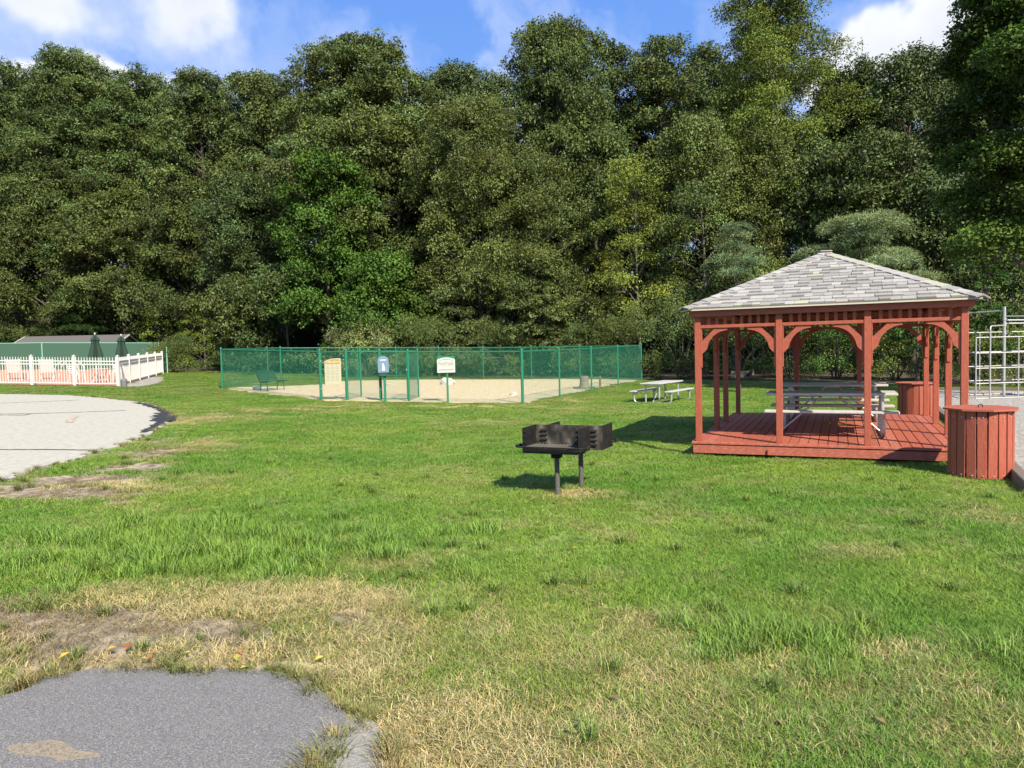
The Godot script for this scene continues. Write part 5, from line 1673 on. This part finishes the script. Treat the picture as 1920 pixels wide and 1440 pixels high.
func make_lawn() -> void:
	var kinds := {
		"green_a": tuft(320, 0.32, 0.025, 0.065, 0.0037, 1.0, 0.42), "green_b": tuft(320, 0.32, 0.03, 0.072, 0.0037, 1.3, 0.42),
		"green_c": tuft(280, 0.32, 0.02, 0.055, 0.0040, 1.5, 0.40), "straw_a": tuft(260, 0.32, 0.015, 0.05, 0.0038, 2.0, 0.6), "straw_b": tuft(220, 0.32, 0.01, 0.04, 0.0040, 3.0, 0.55),
		"long": tuft(120, 0.26, 0.08, 0.17, 0.0052, 0.9, 0.55), "clump": tuft(90, 0.10, 0.05, 0.13, 0.0050, 1.3, 0.5),
	}
	var rows := {}
	for k in kinds: rows[k] = PackedFloat32Array()
	var gaz := PackedVector2Array()
	for c in [[-0.09, 0.09], [GW + 0.09, 0.09], [GW + 0.09, -GD - 0.09], [-0.09, -GD - 0.09]]:
		var q := Vector3(c[0], 0, c[1]).rotated(Vector3.UP, -YAW) + Vector3(2.985, 0, -11.777)
		gaz.append(Vector2(q.x, q.z))
	var keep_off := [Geometry2D.offset_polygon(court_poly, 0.12)[0], Geometry2D.offset_polygon(pad_poly, 0.10)[0], Geometry2D.offset_polygon(chip_poly, 0.06)[0], sand_poly, play_poly, pool_poly, bed_poly, gaz]
	var boxes := []
	for p in keep_off:
		var lo: Vector2 = p[0]; var hi: Vector2 = p[0]
		for q in p: lo = lo.min(q); hi = hi.max(q)
		boxes.append(Rect2(lo, hi - lo))
	var tint_noise := FastNoiseLite.new()
	tint_noise.seed = 77
	tint_noise.frequency = 0.32
	tint_noise.fractal_octaves = 4
	var z := -1.0
	while z > -52.0:
		var d := -z
		var step := 0.12 if d < 6.0 else (0.17 if d < 10.0 else (0.22 if d < 18.0 else (0.32 if d < 30.0 else 0.42)))
		var grow := 1.0 if d < 10.0 else (1.2 if d < 18.0 else (1.5 if d < 30.0 else 1.9))
		var lim := d * 0.76 + 2.6
		var x := -lim
		while x < lim:
			var px := x + rng.randf_range(-0.5, 0.5) * step
			var pz := z + rng.randf_range(-0.5, 0.5) * step
			x += step
			var skip := false
			var p2 := Vector2(px, pz)
			for i in keep_off.size():
				if boxes[i].has_point(p2) and Geometry2D.is_point_in_polygon(p2, keep_off[i]):
					skip = true
					break
			if skip: continue
			if pz < -36.0 and px > 7.5 or pz < -28.0 - maxf(0.0, (20.0 - px)) * 0.72: 
				if px > -12.0: continue
			var f := lawn(px, pz)
			var tn := tint_noise.get_noise_2d(px, pz)
			var b := Basis(Vector3.UP, rng.randf() * TAU)
			var dry := f.x + rng.randf_range(-0.12, 0.12)
			var o := on(px, pz, -0.006 + patch_noise.get_noise_2d(px * 1.2, pz * 1.2) * 0.02)
			if rng.randf() < f.y * 1.05:
				if rng.randf() < 0.34: row_into(rows["straw_b"], b.scaled(Vector3(0.9, 0.8, 0.9)), o, hue(Color(0.30, 0.235, 0.14), 0.25))
				if rng.randf() < 0.10: row_into(rows["clump"], b.scaled(Vector3.ONE * rng.randf_range(0.5, 1.0)), o, hue(Color(0.22, 0.26, 0.09), 0.25))
				continue
			var fresh := Color(0.150, 0.315, 0.036).lerp(Color(0.255, 0.390, 0.058), clampf(0.5 + tn * 1.3, 0.0, 1.0))
			var lush := clampf(0.5 - tn, 0.0, 1.0)
			if dry > 0.34 and rng.randf() < dry * 1.3:
				row_into(rows["straw_a" if rng.randf() < 0.6 else "straw_b"], b.scaled(Vector3(grow, 1.0 + 0.3 * lush, grow)), o, hue(Color(0.60, 0.48, 0.27), 0.16))
				if rng.randf() < 0.45: row_into(rows["green_c"], b.scaled(Vector3(grow, 0.8, grow)), o, hue(Color(0.22, 0.25, 0.07), 0.2))
				continue
			var col := fresh.lerp(Color(0.34, 0.35, 0.11), clampf(dry * 1.1, 0.0, 0.9))
			var nm: String = ["green_a", "green_b", "green_c"][rng.randi() % 3]
			row_into(rows[nm], b.scaled(Vector3(grow, rng.randf_range(0.65, 1.0) * (0.8 + 0.3 * lush), grow)), o, hue(col, 0.17))
			if dry > 0.15 and rng.randf() < 0.35 or rng.randf() < 0.06:
				row_into(rows["straw_a"], b.scaled(Vector3(grow, 1.1, grow)), o, hue(Color(0.40, 0.35, 0.17), 0.2))
			# longer unmown tufts left of the middle and a few elsewhere
			var lg := exp(-pow((px + 2.9) / 1.6, 2) - pow((pz + 6.3) / 0.75, 2)) * 0.75 + exp(-pow((px - 1.5) / 0.5, 2) - pow((pz + 4.1) / 0.3, 2)) * 0.5
			if rng.randf() < lg: row_into(rows["long"], b.scaled(Vector3.ONE * rng.randf_range(0.7, 1.1)), o, hue(Color(0.20, 0.33, 0.06), 0.15))
			elif d < 12.0 and rng.randf() < 0.02: row_into(rows["clump"], b, o, hue(Color(0.21, 0.31, 0.07), 0.2))
		z -= step
	# grass pushing over the rims of the paving
	for poly in [pad_poly, chip_poly, court_poly]:
		for i in poly.size():
			var p: Vector2 = poly[i]
			if p.y > -2.2 or p.y < -31.0 or poly == chip_poly and Geometry2D.is_point_in_polygon(p, pad_poly): continue
			for k in 2:
				if rng.randf() < 0.3:
					row_into(rows["clump"], Basis(Vector3.UP, rng.randf() * TAU).scaled(Vector3.ONE * rng.randf_range(0.4, 0.9)), on(p.x + rng.randf_range(-0.06, 0.06), p.y + rng.randf_range(-0.06, 0.06)), hue(Color(0.24, 0.25, 0.09) if rng.randf() < 0.6 else Color(0.40, 0.32, 0.17), 0.2))
	# a few fallen leaves along the path and on the bare soil
	var lf := MB.new()
	for s in [-1, 1]:
		var q := [Vector3(0, 0.0, -0.5), Vector3(s * 0.16, 0.10, -0.28), Vector3(s * 0.34, 0.16, 0.0), Vector3(s * 0.14, 0.08, 0.22), Vector3(0, 0.05, 0.5)]
		for i in range(1, 4):
			if s > 0: lf.tri(q[0], q[i + 1], q[i])
			else: lf.tri(q[0], q[i], q[i + 1])
	for i in lf.v.size(): lf.c.append(Color(1, 1, 1))
	var fallen := PackedFloat32Array()
	for i in 24:
		var p := Vector2(rng.randf_range(-3.2, 2.5), rng.randf_range(-7.0, -2.7))
		if i < 17: p = Vector2(rng.randf_range(-2.6, -1.0), -3.83 + rng.randf_range(-0.25, 0.12))
		var tone: Color = [Color(0.42, 0.28, 0.05), Color(0.30, 0.13, 0.06), Color(0.24, 0.17, 0.09), Color(0.36, 0.33, 0.08)][rng.randi() % 4]
		row_into(fallen, (Basis(Vector3.UP, rng.randf() * TAU) * Basis(Vector3.RIGHT, rng.randf_range(-0.3, 0.3))).scaled(Vector3.ONE * rng.randf_range(0.035, 0.07)), on(p.x, p.y, 0.034 if Geometry2D.is_point_in_polygon(p, pad_poly) else 0.04), hue(tone, 0.2))
	tag(scatter("fallen_leaves", lf.make(), M.leaf_matt, fallen, self), "yellow and brown fallen leaves along the asphalt path edge", "leaves")
	for k in kinds:
		if rows[k].size() == 0: continue
		var o := scatter("lawn_grass", kinds[k], M.grass, rows[k], self)
		tag(o, {"green_a": "short green lawn grass round the grill and gazebo", "green_b": "taller green blades of the mown lawn", "green_c": "low broad green blades of the mown lawn", "straw_a": "dry straw coloured grass in the foreground lawn", "straw_b": "flattened dead straw on the bare soil patches", "long": "long unmown green grass left of the grill", "clump": "small weedy grass clumps along the paving and bare soil"}[k], "grass")

func _ready() -> void:
	rng.seed = 4711
	make_camera_and_light()
	make_materials()
	M.post = M.post_ash
	M.grate = mat(lin(0.22, 0.21, 0.20), 0.45, 0.4)
	M.green_light = mat(lin(0.16, 0.40, 0.29), 0.45)
	make_lawn_map()
	make_ground()
	make_paving()
	print("setting")
	make_gazebo()
	var deck_up := Vector3(0, 0.315, 0)
	for v in [1.46, 4.06]:
		var q := Vector3(1.92, 0, -v).rotated(Vector3.UP, -YAW) + Vector3(2.985, 0, -11.777) + deck_up
		make_table("grey picnic table on the gazebo floor nearest the viewer" if v < 2 else "grey picnic table at the back of the gazebo floor", q, -YAW, 1.98)
	make_table("grey picnic table alone on the lawn beside the wire fence", on(5.08, -24.9, -0.04), 0.98, 2.1)
	make_bin("red slatted bin with flat lid at the near right gazebo corner", on(5.99, -9.40), 0.15)
	make_bin("red slatted bin at the far right gazebo corner", on(8.95, -16.3), 0.5)
	var c := Vector3(0.51, 0, -8.68)
	make_grill("black park grill with open front facing the viewer in the lawn", on(0.51, -8.68), -YAW, "park grills in pairs back to back")
	make_grill("black park grill turned away, behind the front grill in the lawn", on(0.83, -9.07), -YAW + PI, "park grills in pairs back to back")
	make_grill("weathered park grill far behind the left gazebo posts", on(8.75, -28.2), -0.3, "park grills in pairs back to back")
	make_dog_run()
	make_pool_side()
	make_climbing_frame()
	print("things")
	make_woods()
	print("woods")
	make_lawn()
	print("lawn")
